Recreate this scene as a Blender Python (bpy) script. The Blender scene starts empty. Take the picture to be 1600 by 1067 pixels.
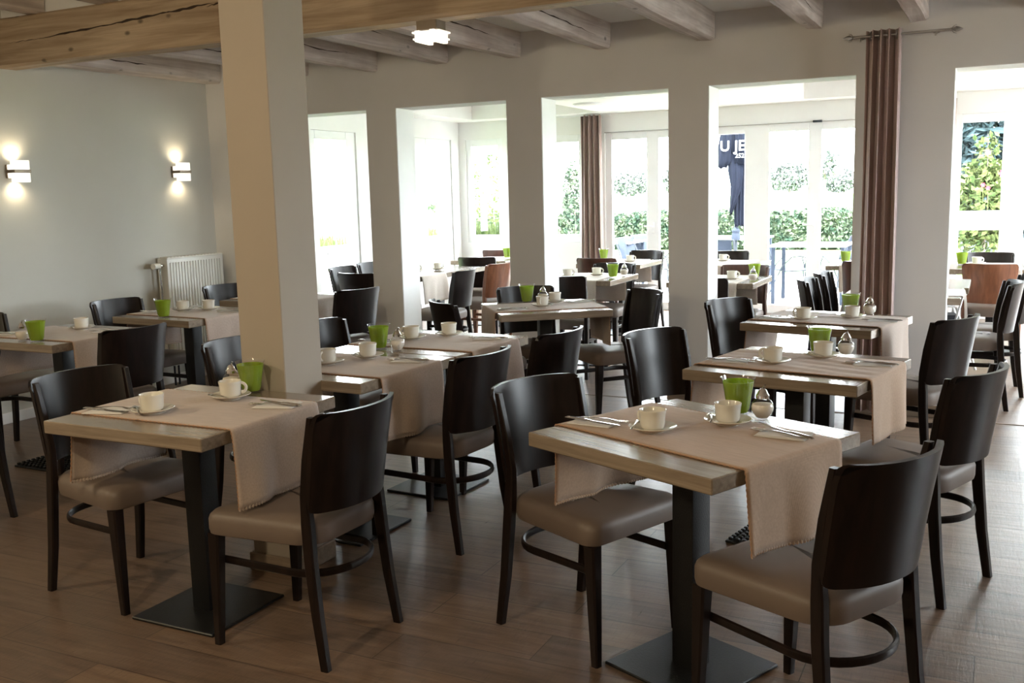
import bpy, bmesh, math, random
from math import sin, cos, pi, radians as R
from mathutils import Matrix, Vector

scene = bpy.context.scene
COL = scene.collection

# ------------------------------------------------------------------ camera
def make_camera():
    yaw, pitch, roll = R(26.1559), R(8.5125), R(-1.4439)
    fw = Vector((-sin(yaw) * cos(pitch), cos(yaw) * cos(pitch), -sin(pitch)))
    rt = Vector((cos(yaw), sin(yaw), 0.0))
    up = rt.cross(fw)
    c, s = cos(roll), sin(roll)
    r2 = c * rt + s * up
    u2 = -s * rt + c * up
    cam = bpy.data.cameras.new('camera')
    cam.sensor_width = 36.0
    cam.sensor_fit = 'HORIZONTAL'
    cam.lens = 1537.954 / 1600.0 * 36.0
    cam.clip_start = 0.05
    cam.clip_end = 300
    o = bpy.data.objects.new('camera', cam)
    COL.objects.link(o)
    m = Matrix.Identity(4)
    for i in range(3):
        m[i][0] = r2[i]; m[i][1] = u2[i]; m[i][2] = -fw[i]
    m[0][3], m[1][3], m[2][3] = 0.0, -6.6639, 1.475
    o.matrix_world = m
    scene.camera = o
make_camera()

# ------------------------------------------------------------------ world, sun, exposure
world = bpy.data.worlds.new('sky_world')
scene.world = world
world.use_nodes = True
bg = world.node_tree.nodes['Background']
bg.inputs['Color'].default_value = (0.88, 0.95, 1.0, 1)
bg.inputs['Strength'].default_value = 27.0

def add_sun():
    l = bpy.data.lights.new('sun', 'SUN')
    l.energy = 14.0
    l.angle = R(1.0)
    l.color = (1.0, 0.95, 0.86)
    o = bpy.data.objects.new('sun', l)
    COL.objects.link(o)
    o.rotation_euler = Vector((-0.55, 0.62, -0.95)).to_track_quat('-Z', 'Y').to_euler()
add_sun()

def portal(loc, sx, sy, rot):
    l = bpy.data.lights.new('window_portal', 'AREA')
    l.shape = 'RECTANGLE'; l.size = sx; l.size_y = sy
    l.cycles.is_portal = True
    o = bpy.data.objects.new('window_portal', l)
    COL.objects.link(o)
    o.location = loc; o.rotation_euler = rot
portal((-1.55, 5.24, 1.15), 9.8, 2.2, (R(-90), 0, 0))
portal((3.56, -1.05, 1.45), 1.5, 1.5, (0, R(90), 0))
portal((-6.66, 3.2, 1.3), 2.0, 3.4, (0, R(-90), 0))

scene.view_settings.view_transform = 'Standard'
scene.view_settings.look = 'None'
scene.view_settings.exposure = 0.6
scene.view_settings.gamma = 1.0
scene.view_settings.use_curve_mapping = False
scene.cycles.use_denoising = True
scene.cycles.max_bounces = 10
scene.cycles.diffuse_bounces = 6
scene.cycles.glossy_bounces = 4
scene.cycles.transparent_max_bounces = 16
scene.cycles.sample_clamp_indirect = 6.0
scene.cycles.caustics_reflective = False
scene.cycles.caustics_refractive = False

# ------------------------------------------------------------------ materials
def new_mat(name):
    m = bpy.data.materials.new(name)
    m.use_nodes = True
    nt = m.node_tree
    return m, nt, nt.nodes['Principled BSDF']

def N(nt, t, **kw):
    n = nt.nodes.new(t)
    for k, v in kw.items():
        if k in n.inputs: n.inputs[k].default_value = v
        else: setattr(n, k, v)
    return n

def coords(nt, scale=(1, 1, 1), kind='Object', rot=(0, 0, 0)):
    tc = nt.nodes.new('ShaderNodeTexCoord')
    mp = nt.nodes.new('ShaderNodeMapping')
    mp.inputs['Scale'].default_value = scale
    mp.inputs['Rotation'].default_value = rot
    nt.links.new(tc.outputs[kind], mp.inputs['Vector'])
    return mp.outputs['Vector']

def ramp(nt, fac, stops):
    r = nt.nodes.new('ShaderNodeValToRGB')
    while len(r.color_ramp.elements) < len(stops): r.color_ramp.elements.new(0.5)
    for e, (p, c) in zip(r.color_ramp.elements, stops):
        e.position = p; e.color = (*c, 1)
    nt.links.new(fac, r.inputs['Fac'])
    return r.outputs['Color']

def bump(nt, b, h, strength=0.2, dist=0.01):
    n = nt.nodes.new('ShaderNodeBump')
    n.inputs['Strength'].default_value = strength
    n.inputs['Distance'].default_value = dist
    nt.links.new(h, n.inputs['Height'])
    nt.links.new(n.outputs['Normal'], b.inputs['Normal'])

def plain(name, col, rough=0.5, metal=0.0, var=0.06, nscale=8.0, bstr=0.0, coat=0.0, spec=0.5):
    m, nt, b = new_mat(name)
    v = coords(nt)
    n = N(nt, 'ShaderNodeTexNoise', Scale=nscale, Detail=4.0)
    nt.links.new(v, n.inputs['Vector'])
    c0 = tuple(max(0, x * (1 - var)) for x in col); c1 = tuple(min(1, x * (1 + var)) for x in col)
    nt.links.new(ramp(nt, n.outputs['Fac'], [(0.3, c0), (0.7, c1)]), b.inputs['Base Color'])
    b.inputs['Roughness'].default_value = rough
    b.inputs['Metallic'].default_value = metal
    b.inputs['Coat Weight'].default_value = coat
    b.inputs['Coat Roughness'].default_value = 0.15
    b.inputs['Specular IOR Level'].default_value = spec
    if bstr: bump(nt, b, n.outputs['Fac'], bstr, 0.004)
    return m

def wood(name, c0, c1, rough=0.4, scale=(1.5, 30, 30), bstr=0.1, coat=0.0, knots=0.0, big=None):
    m, nt, b = new_mat(name)
    v = coords(nt, scale)
    n = N(nt, 'ShaderNodeTexNoise', Scale=1.6, Detail=9.0, Roughness=0.62, Distortion=0.6)
    nt.links.new(v, n.inputs['Vector'])
    col = ramp(nt, n.outputs['Fac'], [(0.32, c0), (0.68, c1)])
    if knots:
        vo = N(nt, 'ShaderNodeTexVoronoi', Scale=6.0)
        nt.links.new(coords(nt, (0.8, 1.4, 1.4) if scale[0] < scale[1] else (1.4, 0.8, 1.4)), vo.inputs['Vector'])
        k = ramp(nt, vo.outputs['Distance'], [(0.0, (0.0, 0.0, 0.0)), (0.07, (0.25, 0.25, 0.25)), (0.14, (1, 1, 1))])
        mx = N(nt, 'ShaderNodeMix', data_type='RGBA', blend_type='MULTIPLY')
        mx.inputs[0].default_value = knots
        nt.links.new(col, mx.inputs[6]); nt.links.new(k, mx.inputs[7])
        col = mx.outputs[2]
    if big:
        n2 = N(nt, 'ShaderNodeTexNoise', Scale=1.4, Detail=3.0)
        nt.links.new(coords(nt, (0.8, 2, 2)), n2.inputs['Vector'])
        k2 = ramp(nt, n2.outputs['Fac'], [(0.3, big), (0.7, (1, 1, 1))])
        mx = N(nt, 'ShaderNodeMix', data_type='RGBA', blend_type='MULTIPLY')
        mx.inputs[0].default_value = 1.0
        nt.links.new(col, mx.inputs[6]); nt.links.new(k2, mx.inputs[7])
        col = mx.outputs[2]
    nt.links.new(col, b.inputs['Base Color'])
    b.inputs['Roughness'].default_value = rough
    b.inputs['Coat Weight'].default_value = coat
    b.inputs['Coat Roughness'].default_value = 0.2
    if bstr: bump(nt, b, n.outputs['Fac'], bstr, 0.004)
    return m

def floor_mat():
    m, nt, b = new_mat('oak_plank_floor')
    v = coords(nt)
    br = N(nt, 'ShaderNodeTexBrick', Scale=1.0)
    br.offset = 0.37; br.offset_frequency = 2
    br.inputs['Color1'].default_value = (0.0, 0.0, 0.0, 1)
    br.inputs['Color2'].default_value = (1.0, 1.0, 1.0, 1)
    br.inputs['Mortar'].default_value = (0.5, 0.5, 0.5, 1)
    br.inputs['Mortar Size'].default_value = 0.0018
    br.inputs['Brick Width'].default_value = 1.28
    br.inputs['Row Height'].default_value = 0.19
    nt.links.new(v, br.inputs['Vector'])
    n = N(nt, 'ShaderNodeTexNoise', Scale=2.0, Detail=10.0, Roughness=0.65, Distortion=0.5)
    nt.links.new(coords(nt, (1.6, 16, 1)), n.inputs['Vector'])
    base = ramp(nt, n.outputs['Fac'], [(0.28, (0.115, 0.076, 0.054)), (0.5, (0.175, 0.118, 0.083)), (0.72, (0.235, 0.165, 0.118))])
    tone = ramp(nt, br.outputs['Color'], [(0.0, (0.78, 0.78, 0.8)), (1.0, (1.12, 1.08, 1.02))])
    m1 = N(nt, 'ShaderNodeMix', data_type='RGBA', blend_type='MULTIPLY'); m1.inputs[0].default_value = 1.0
    nt.links.new(base, m1.inputs[6]); nt.links.new(tone, m1.inputs[7])
    n3 = N(nt, 'ShaderNodeTexNoise', Scale=3.0, Detail=6.0, Roughness=0.7)
    nt.links.new(coords(nt, (38, 3.0, 1)), n3.inputs['Vector'])
    mk = ramp(nt, n3.outputs['Fac'], [(0.32, (0.66, 0.64, 0.62)), (0.46, (1.0, 1.0, 1.0)), (0.62, (1.0, 1.0, 1.0)), (0.74, (1.25, 1.25, 1.25))])
    m0 = N(nt, 'ShaderNodeMix', data_type='RGBA', blend_type='MULTIPLY'); m0.inputs[0].default_value = 0.8
    nt.links.new(m1.outputs[2], m0.inputs[6]); nt.links.new(mk, m0.inputs[7])
    m1 = m0
    m2 = N(nt, 'ShaderNodeMix', data_type='RGBA')
    nt.links.new(br.outputs['Fac'], m2.inputs[0]); nt.links.new(m1.outputs[2], m2.inputs[6])
    m2.inputs[7].default_value = (0.05, 0.03, 0.02, 1)
    nt.links.new(m2.outputs[2], b.inputs['Base Color'])
    # saw marks across the planks
    n2 = N(nt, 'ShaderNodeTexNoise', Scale=3.0, Detail=6.0, Roughness=0.7)
    nt.links.new(coords(nt, (38, 3.0, 1)), n2.inputs['Vector'])
    ad = N(nt, 'ShaderNodeMath', operation='ADD')
    nt.links.new(n.outputs['Fac'], ad.inputs[0]); nt.links.new(n2.outputs['Fac'], ad.inputs[1])
    sb = N(nt, 'ShaderNodeMath', operation='SUBTRACT')
    nt.links.new(ad.outputs[0], sb.inputs[0]); nt.links.new(br.outputs['Fac'], sb.inputs[1])
    bump(nt, b, sb.outputs[0], 0.28, 0.004)
    rr = N(nt, 'ShaderNodeMapRange'); rr.inputs['To Min'].default_value = 0.22; rr.inputs['To Max'].default_value = 0.40
    nt.links.new(n2.outputs['Fac'], rr.inputs['Value']); nt.links.new(rr.outputs[0], b.inputs['Roughness'])
    return m

def cloth_mat(name, col, rough=0.9, stripe=0.0):
    m, nt, b = new_mat(name)
    n = N(nt, 'ShaderNodeTexNoise', Scale=6.0, Detail=6.0, Roughness=0.6)
    nt.links.new(coords(nt, (3, 22, 22)), n.inputs['Vector'])
    c0 = tuple(x * 0.9 for x in col); c1 = tuple(min(1, x * 1.08) for x in col)
    nt.links.new(ramp(nt, n.outputs['Fac'], [(0.3, c0), (0.7, c1)]), b.inputs['Base Color'])
    b.inputs['Roughness'].default_value = rough
    b.inputs['Sheen Weight'].default_value = 0.25
    w = N(nt, 'ShaderNodeTexWave', Scale=160.0, Distortion=0.4)
    nt.links.new(coords(nt), w.inputs['Vector'])
    ad = N(nt, 'ShaderNodeMath', operation='ADD')
    nt.links.new(w.outputs['Fac'], ad.inputs[0]); nt.links.new(n.outputs['Fac'], ad.inputs[1])
    bump(nt, b, ad.outputs[0], 0.12, 0.002)
    return m

def glass_mat(name, tint=(1, 1, 1), rough=0.02, extra=0.0):
    m = bpy.data.materials.new(name); m.use_nodes = True
    nt = m.node_tree; nt.nodes.clear()
    out = N(nt, 'ShaderNodeOutputMaterial')
    tr = N(nt, 'ShaderNodeBsdfTransparent'); tr.inputs[0].default_value = (*tint, 1)
    gl = N(nt, 'ShaderNodeBsdfGlossy', Roughness=rough)
    fr = N(nt, 'ShaderNodeFresnel', IOR=1.45)
    mx = N(nt, 'ShaderNodeMixShader')
    ge = nt.nodes.new('ShaderNodeNewGeometry')
    fm = N(nt, 'ShaderNodeMath', operation='SUBTRACT'); fm.use_clamp = True
    am = N(nt, 'ShaderNodeMath', operation='ADD'); am.inputs[1].default_value = extra
    nt.links.new(fr.outputs[0], am.inputs[0]); nt.links.new(am.outputs[0], fm.inputs[0]); nt.links.new(ge.outputs['Backfacing'], fm.inputs[1])
    nt.links.new(fm.outputs[0], mx.inputs[0]); nt.links.new(tr.outputs[0], mx.inputs[1]); nt.links.new(gl.outputs[0], mx.inputs[2])
    nt.links.new(mx.outputs[0], out.inputs[0])
    return m

def emit_mat(name, col, s):
    m, nt, b = new_mat(name)
    b.inputs['Base Color'].default_value = (*col, 1)
    b.inputs['Emission Color'].default_value = (*col, 1)
    b.inputs['Emission Strength'].default_value = s
    return m

def leaf_mat(name, c0, c1, scale=3.0):
    m, nt, b = new_mat(name)
    n = N(nt, 'ShaderNodeTexNoise', Scale=scale, Detail=5.0)
    nt.links.new(coords(nt), n.inputs['Vector'])
    nt.links.new(ramp(nt, n.outputs['Fac'], [(0.35, c0), (0.65, c1)]), b.inputs['Base Color'])
    b.inputs['Roughness'].default_value = 0.8
    b.inputs['Specular IOR Level'].default_value = 0.12
    return m

M = {}
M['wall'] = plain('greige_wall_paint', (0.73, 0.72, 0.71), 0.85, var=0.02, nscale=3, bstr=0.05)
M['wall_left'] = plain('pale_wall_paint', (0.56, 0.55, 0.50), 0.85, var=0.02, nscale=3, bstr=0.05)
M['column'] = plain('cream_column_paint', (0.40, 0.345, 0.285), 0.8, var=0.02, nscale=3, bstr=0.05)
M['white'] = plain('white_paint', (0.80, 0.80, 0.79), 0.6, var=0.01)
M['frame'] = plain('white_window_frame', (0.82, 0.83, 0.84), 0.35, var=0.01)
M['ceiling'] = plain('ceiling_plaster', (0.86, 0.86, 0.85), 0.9, var=0.03, nscale=2)
M['floor'] = floor_mat()
M['beam'] = wood('limewashed_beam', (0.34, 0.245, 0.16), (0.62, 0.49, 0.35), 0.7, (0.7, 14, 14), 0.35, knots=0.75, big=(0.8, 0.76, 0.72))
M['joist'] = wood('limewashed_joist', (0.46, 0.40, 0.36), (0.78, 0.72, 0.67), 0.75, (14, 0.7, 14), 0.35, knots=0.7, big=(0.78, 0.72, 0.7))
M['crack'] = plain('dark_wood_crack', (0.05, 0.03, 0.02), 0.95)
M['skirt'] = wood('brown_skirting_wood', (0.18, 0.13, 0.09), (0.30, 0.23, 0.17), 0.5, (3, 20, 20), 0.05)
M['top'] = wood('grey_oak_tabletop', (0.19, 0.145, 0.105), (0.30, 0.24, 0.18), 0.21, (1.6, 26, 26), 0.03, coat=0.45)
M['black'] = plain('black_powder_coated_steel', (0.012, 0.012, 0.013), 0.38, 0.4, var=0.3, nscale=220, bstr=0.15)
M['wenge'] = wood('dark_wenge_wood', (0.006, 0.0035, 0.003), (0.015, 0.008, 0.006), 0.33, (20, 20, 2.0), 0.03, coat=0.0)
M['wenge'].node_tree.nodes['Principled BSDF'].inputs['Specular IOR Level'].default_value = 0.28
M['daylit_red'] = wood('daylit_red_brown_wood', (0.040, 0.014, 0.009), (0.075, 0.026, 0.016), 0.34, (20, 20, 2.0), 0.03, coat=0.1)  # dark chair wood with the sunroom's backlight put into its colour
M['orange'] = wood('daylit_orange_brown_wood', (0.12, 0.042, 0.020), (0.22, 0.085, 0.042), 0.30, (20, 20, 2.0), 0.03, coat=0.2)  # same dark wood, stronger daylight tint put into the colour
M['seat'] = plain('taupe_leatherette', (0.152, 0.115, 0.094), 0.52, var=0.05, nscale=5, bstr=0.0)
M['runner'] = cloth_mat('beige_linen_runner', (0.48, 0.385, 0.325))
M['runner_warm'] = cloth_mat('warm_linen_runner', (0.46, 0.32, 0.225))
M['runner_c'] = cloth_mat('pale_linen_runner', (0.66, 0.58, 0.52))
M['stitch'] = cloth_mat('hem_thread', (0.40, 0.22, 0.13))
M['china'] = plain('white_glazed_china', (0.74, 0.71, 0.64), 0.12, var=0.01, coat=0.3)
M['steel'] = plain('polished_cutlery_steel', (0.72, 0.70, 0.68), 0.12, 1.0, var=0.03)
M['chrome'] = plain('chrome', (0.78, 0.76, 0.74), 0.1, 1.0, var=0.02)
M['napkin'] = plain('white_paper_napkin', (0.78, 0.76, 0.74), 0.9, var=0.02)
M['glass'] = glass_mat('clear_glass', rough=0.05, extra=0.07)
M['pane'] = glass_mat('window_glass', (0.98, 0.99, 0.99))
M['sugar'] = plain('white_sugar', (0.78, 0.72, 0.64), 0.9, var=0.04, nscale=300)
def green():
    m, nt, b = new_mat('lime_green_frosted_glass')
    n = N(nt, 'ShaderNodeTexNoise', Scale=14.0, Detail=3.0)
    nt.links.new(coords(nt), n.inputs['Vector'])
    c = ramp(nt, n.outputs['Fac'], [(0.3, (0.36, 0.50, 0.03)), (0.7, (0.44, 0.60, 0.05))])
    nt.links.new(c, b.inputs['Base Color'])
    b.inputs['Roughness'].default_value = 0.25
    tl = N(nt, 'ShaderNodeBsdfTranslucent'); nt.links.new(c, tl.inputs[0])
    mx = N(nt, 'ShaderNodeMixShader'); mx.inputs[0].default_value = 0.55
    out = nt.nodes['Material Output']
    nt.links.new(b.outputs[0], mx.inputs[1]); nt.links.new(tl.outputs[0], mx.inputs[2]); nt.links.new(mx.outputs[0], out.inputs[0])
    return m
M['green'] = green()
M['radiator'] = plain('white_enamel', (0.72, 0.71, 0.66), 0.35, var=0.01)
M['curtain'] = cloth_mat('brown_curtain_cloth', (0.50, 0.38, 0.36))
M['curtain_p'] = cloth_mat('rose_brown_curtain_cloth', (0.24, 0.165, 0.14))
M['rod'] = plain('brushed_nickel', (0.45, 0.44, 0.43), 0.3, 1.0)
M['lampglass'] = emit_mat('glowing_lamp_glass', (1.0, 0.93, 0.80), 0.85)
M['lampglass'].node_tree.nodes['Principled BSDF'].inputs['Base Color'].default_value = (0.3, 0.29, 0.26, 1)
M['bronze'] = plain('brushed_bronze', (0.20, 0.16, 0.12), 0.4, 0.7)
M['paving'] = plain('pale_terrace_paving', (0.62, 0.60, 0.56), 0.9, var=0.08, nscale=2)
M['lawn'] = leaf_mat('lawn_grass', (0.10, 0.17, 0.05), (0.18, 0.24, 0.09), 1.5)
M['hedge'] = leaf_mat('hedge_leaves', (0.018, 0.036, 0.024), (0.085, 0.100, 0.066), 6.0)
M['hedge2'] = leaf_mat('haze_paled_leaves', (0.100, 0.112, 0.108), (0.145, 0.155, 0.150), 2.0)  # leaf colour paled to stand in for haze over the distance
M['conifer'] = leaf_mat('blue_green_conifer', (0.011, 0.022, 0.023), (0.034, 0.052, 0.058), 5.0)
M['vine'] = leaf_mat('yellow_green_leaves', (0.028, 0.05, 0.014), (0.085, 0.10, 0.035), 9.0)
M['red'] = plain('red_petals', (0.22, 0.01, 0.03), 0.6)
M['bark'] = plain('grey_bark', (0.25, 0.2, 0.16), 0.9)
M['sling'] = plain('slate_mesh_sling', (0.026, 0.032, 0.046), 0.9, spec=0.1)
M['alu'] = plain('grey_garden_metal', (0.024, 0.029, 0.038), 0.5, 0.5)
M['whitealu'] = plain('white_garden_metal', (0.75, 0.76, 0.78), 0.4)
M['parasol'] = plain('black_parasol_cloth', (0.0065, 0.0078, 0.0130), 0.95, spec=0.05)
M['lettering'] = plain('white_lettering', (0.14, 0.14, 0.14), 0.7)
M['facade'] = plain('pale_rendered_wall', (0.08, 0.09, 0.115), 0.9)
M['roof'] = plain('flat_roof', (0.3, 0.3, 0.3), 0.9)

# ------------------------------------------------------------------ mesh helpers
def tag(o, label=None, cat=None, group=None, kind=None):
    if label: o['label'] = label
    if cat: o['category'] = cat
    if group: o['group'] = group
    if kind: o['kind'] = kind
    return o

def link(name, me, mat, parent=None, loc=(0, 0, 0), rz=0.0):
    o = bpy.data.objects.new(name, me)
    if mat is not None:
        for mm in (mat if isinstance(mat, (list, tuple)) else [mat]): me.materials.append(mm)
    COL.objects.link(o)
    o.location = loc; o.rotation_euler = (0, 0, rz)
    if parent: o.parent = parent
    return o

def empty(name, loc, rz=0.0, label=None, cat=None, group=None, kind=None):
    o = bpy.data.objects.new(name, None)
    o.empty_display_size = 0.1
    COL.objects.link(o)
    o.location = loc; o.rotation_euler = (0, 0, rz)
    return tag(o, label, cat, group, kind)

class MB:
    def __init__(s): s.bm = bmesh.new()
    def box(s, a, b, bev=0.0, seg=2, mat=None, jit=0.0):
        """box from corner a to corner b"""
        bm = s.bm
        vs = [bm.verts.new((x, y, z)) for x in (a[0], b[0]) for y in (a[1], b[1]) for z in (a[2], b[2])]
        q = [(0, 1, 3, 2), (4, 6, 7, 5), (0, 4, 5, 1), (2, 3, 7, 6), (0, 2, 6, 4), (1, 5, 7, 3)]
        fs = [bm.faces.new([vs[i] for i in f]) for f in q]
        if mat is not None:
            for v in vs: v.co = mat @ v.co
        if bev:
            es = list({e for f in fs for e in f.edges})
            bmesh.ops.bevel(bm, geom=es, offset=bev, segments=seg, profile=0.6, affect='EDGES')
        return s
    def loft(s, rings, cap0=True, cap1=True, closed=True):
        bm = s.bm
        rv = [[bm.verts.new(p) for p in r] for r in rings]
        n = len(rings[0])
        for i in range(len(rv) - 1):
            for j in range(n if closed else n - 1):
                k = (j + 1) % n
                bm.faces.new((rv[i][j], rv[i][k], rv[i + 1][k], rv[i + 1][j]))
        if closed and cap0: bm.faces.new(list(reversed(rv[0])))
        if closed and cap1: bm.faces.new(rv[-1])
        return s
    def lathe(s, prof, seg=32, c=(0, 0, 0), close=False):
        """prof: list of (r, z)"""
        bm = s.bm
        rings = []
        for r, z in prof:
            if r < 1e-6: rings.append([bm.verts.new((c[0], c[1], c[2] + z))])
            else: rings.append([bm.verts.new((c[0] + r * cos(2 * pi * k / seg), c[1] + r * sin(2 * pi * k / seg), c[2] + z)) for k in range(seg)])
        for a, b in zip(rings, rings[1:]):
            for k in range(seg):
                l = (k + 1) % seg
                if len(a) == 1 and len(b) == 1: continue
                if len(a) == 1: bm.faces.new((a[0], b[l], b[k]))
                elif len(b) == 1: bm.faces.new((a[k], a[l], b[0]))
                else: bm.faces.new((a[k], a[l], b[l], b[k]))
        return s
    def tube(s, pts, r, seg=8, ry=None, up=Vector((0, 0, 1)), closed=False, rfun=None):
        pts = [Vector(p) for p in pts]; n = len(pts); rings = []
        for i, p in enumerate(pts):
            if closed: t = pts[(i + 1) % n] - pts[i - 1]
            else: t = pts[min(i + 1, n - 1)] - pts[max(i - 1, 0)]
            t.normalize()
            u = up
            if abs(t.dot(u)) > 0.95: u = Vector((1, 0, 0))
            a = t.cross(u).normalized(); b = a.cross(t).normalized()
            rr = r if rfun is None else r * rfun(i / max(1, n - 1))
            r2 = (ry if ry else r) * (1 if rfun is None else rfun(i / max(1, n - 1)))
            rings.append([p + a * rr * cos(2 * pi * k / seg) + b * r2 * sin(2 * pi * k / seg) for k in range(seg)])
        if closed: rings.append(rings[0])
        return s.loft(rings, not closed, not closed)
    def rect_sweep(s, pts, sizes, xax=Vector((1, 0, 0)), yax=Vector((0, 1, 0)), ch=0.15):
        """square-section post through pts, sizes (sx, sy) full widths, chamfered"""
        rings = []
        for p, (sx, sy) in zip(pts, sizes):
            hx, hy = sx / 2, sy / 2; c = min(hx, hy) * ch * 2
            o = [(hx - c, hy), (-hx + c, hy), (-hx, hy - c), (-hx, -hy + c), (-hx + c, -hy), (hx - c, -hy), (hx, -hy + c), (hx, hy - c)]
            rings.append([Vector(p) + xax * a + yax * b for a, b in o])
        return s.loft(rings)
    def leaves(s, n, fn, size=0.05, rnd=None, asp=1.7):
        rnd = rnd or random
        bm = s.bm
        for _ in range(n):
            p = Vector(fn())
            d = Vector((rnd.gauss(0, 1), rnd.gauss(0, 1), rnd.gauss(0, 1))).normalized()
            e = d.orthogonal().normalized(); e.rotate(Matrix.Rotation(rnd.uniform(0, 2 * pi), 3, d))
            f = d.cross(e); L = size * rnd.uniform(0.6, 1.3)
            a = bm.verts.new(p - e * L * asp / 2); c = bm.verts.new(p + e * L * asp / 2)
            b = bm.verts.new(p + f * L / 2 + d * L * 0.12); g = bm.verts.new(p - f * L / 2 + d * L * 0.12)
            bm.faces.new((a, b, c, g))
        return s
    def mesh(s, name, smooth=35):
        bm = s.bm
        bmesh.ops.recalc_face_normals(bm, faces=bm.faces)
        me = bpy.data.meshes.new(name)
        bm.to_mesh(me); bm.free()
        if smooth:
            for p in me.polygons: p.use_smooth = True
            me.set_sharp_from_angle(angle=R(smooth))
        return me
    def obj(s, name, mat, parent=None, loc=(0, 0, 0), rz=0.0, smooth=35):
        return link(name, s.mesh(name, smooth), mat, parent, loc, rz)

def children_of(o): return [c for c in bpy.data.objects if c.parent == o]
_kids = {}
def copy_tree(o, parent=None, loc=None, rz=None, label=None, cat=None, group=None):
    c = o.copy(); COL.objects.link(c)
    if parent: c.parent = parent
    if loc is not None: c.location = loc
    if rz is not None: c.rotation_euler = (0, 0, rz)
    if label: c['label'] = label
    if cat: c['category'] = cat
    if group: c['group'] = group
    if o.name not in _kids: _kids[o.name] = children_of(o)
    for ch in _kids[o.name]: copy_tree(ch, c)
    return c

class Proto:
    """first use hands out the thing itself, later ones copy it with its parts"""
    def __init__(s, root): s.root = root; s.used = False; _kids.pop(root.name, None)
    def put(s, loc, rz, label, group=None, cat=None):
        if not s.used:
            s.used = True; o = s.root
            o.location = loc; o.rotation_euler = (0, 0, rz)
            tag(o, label, cat, group)
            return o
        o = copy_tree(s.root, None, loc, rz, label, cat, group)
        return o

def structure(o): o['kind'] = 'structure'; return o

# ================================================================== SETTING
WT = 0.26                      # thickness of the wall with the openings
ZT = 2.163                     # top of its openings
OPEN = [(-5.47, -4.5055), (-4.2339, -3.2699), (-2.9902, -2.0361), (-1.7623, -0.8181), (-0.2563, 0.72)]
XL, XR = -6.05, 3.4
structure(MB().box((-7.2, -9.2, -0.12), (4.0, 5.22, 0.0)).obj('floor', M['floor'], smooth=0))

b = MB()
xs = [XL - 0.26] + [v for o in OPEN for v in o] + [XR + 0.2]
for i in range(0, len(xs), 2): b.box((xs[i], 0, 0), (xs[i + 1], WT, ZT))
b.box((XL - 0.26, 0, ZT), (XR + 0.2, WT, 2.9))
structure(b.obj('wall_back', M['wall'], smooth=0))
structure(MB().box((XL, -0.10, 0), (-5.56, 0.0, 2.66)).obj('wall_shade_block', M['wall'], smooth=0))  # block added so the strip beside the corner turns shaded
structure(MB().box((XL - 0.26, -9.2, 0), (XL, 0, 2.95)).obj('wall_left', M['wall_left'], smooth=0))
M['wall_dark'] = plain('darkened_unseen_wall', (0.16, 0.12, 0.09), 0.9, var=0.02)  # unseen wall, coloured dark to keep reflections off the chair backs
structure(MB().box((XL - 0.26, -9.4, 0), (XR + 0.2, -9.2, 2.95)).obj('wall_front', M['wall_dark'], smooth=0))
# unseen right wall; its window is added to light the room
RW = [(-1.75, -0.35)]
b = MB(); ys = [-9.2] + [v for o in RW for v in o] + [0.0]
for i in range(0, len(ys), 2): b.box((XR, ys[i], 0), (XR + 0.2, ys[i + 1], 2.95))
for y0, y1 in RW: b.box((XR, y0, 0), (XR + 0.2, y1, 0.75)); b.box((XR, y0, 2.15), (XR + 0.2, y1, 2.95))
structure(b.obj('wall_right', M['wall_left'], smooth=0))
wn = 0
def window_frame(name, parent, mb): return mb.obj('window_frame', M['frame'], parent)
for y0, y1 in RW:
    wn += 1
    w = structure(empty('window_%d' % wn, (0, 0, 0)))
    b = MB()
    for (a, c, z0, z1) in ((y0, y0 + .07, .75, 2.15), (y1 - .07, y1, .75, 2.15), (y0, y1, .75, .82), (y0, y1, 2.08, 2.15), ((y0 + y1) / 2 - .04, (y0 + y1) / 2 + .04, .75, 2.15)):
        b.box((XR + .06, a, z0), (XR + .13, c, z1))
    b.obj('window_frame', M['frame'], w)
    MB().box((XR + .09, y0 + .05, .8), (XR + .10, y1 - .05, 2.1)).obj('pane', M['pane'], w)

# ceilings
b = MB(); b.box((XL - 0.26, -1.98, 2.63), (XR + .2, 0.0, 2.72)); structure(b.obj('ceiling', M['ceiling'], smooth=0))
structure(MB().box((XL - 0.26, -9.4, 2.87), (XR + .2, -1.98, 3.0)).obj('ceiling_front', M['ceiling'], smooth=0))
structure(MB().box((XL - 0.26, -1.99, 2.70), (XR + .2, -1.95, 2.9)).obj('ceiling_step', M['ceiling'], smooth=0))

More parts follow.
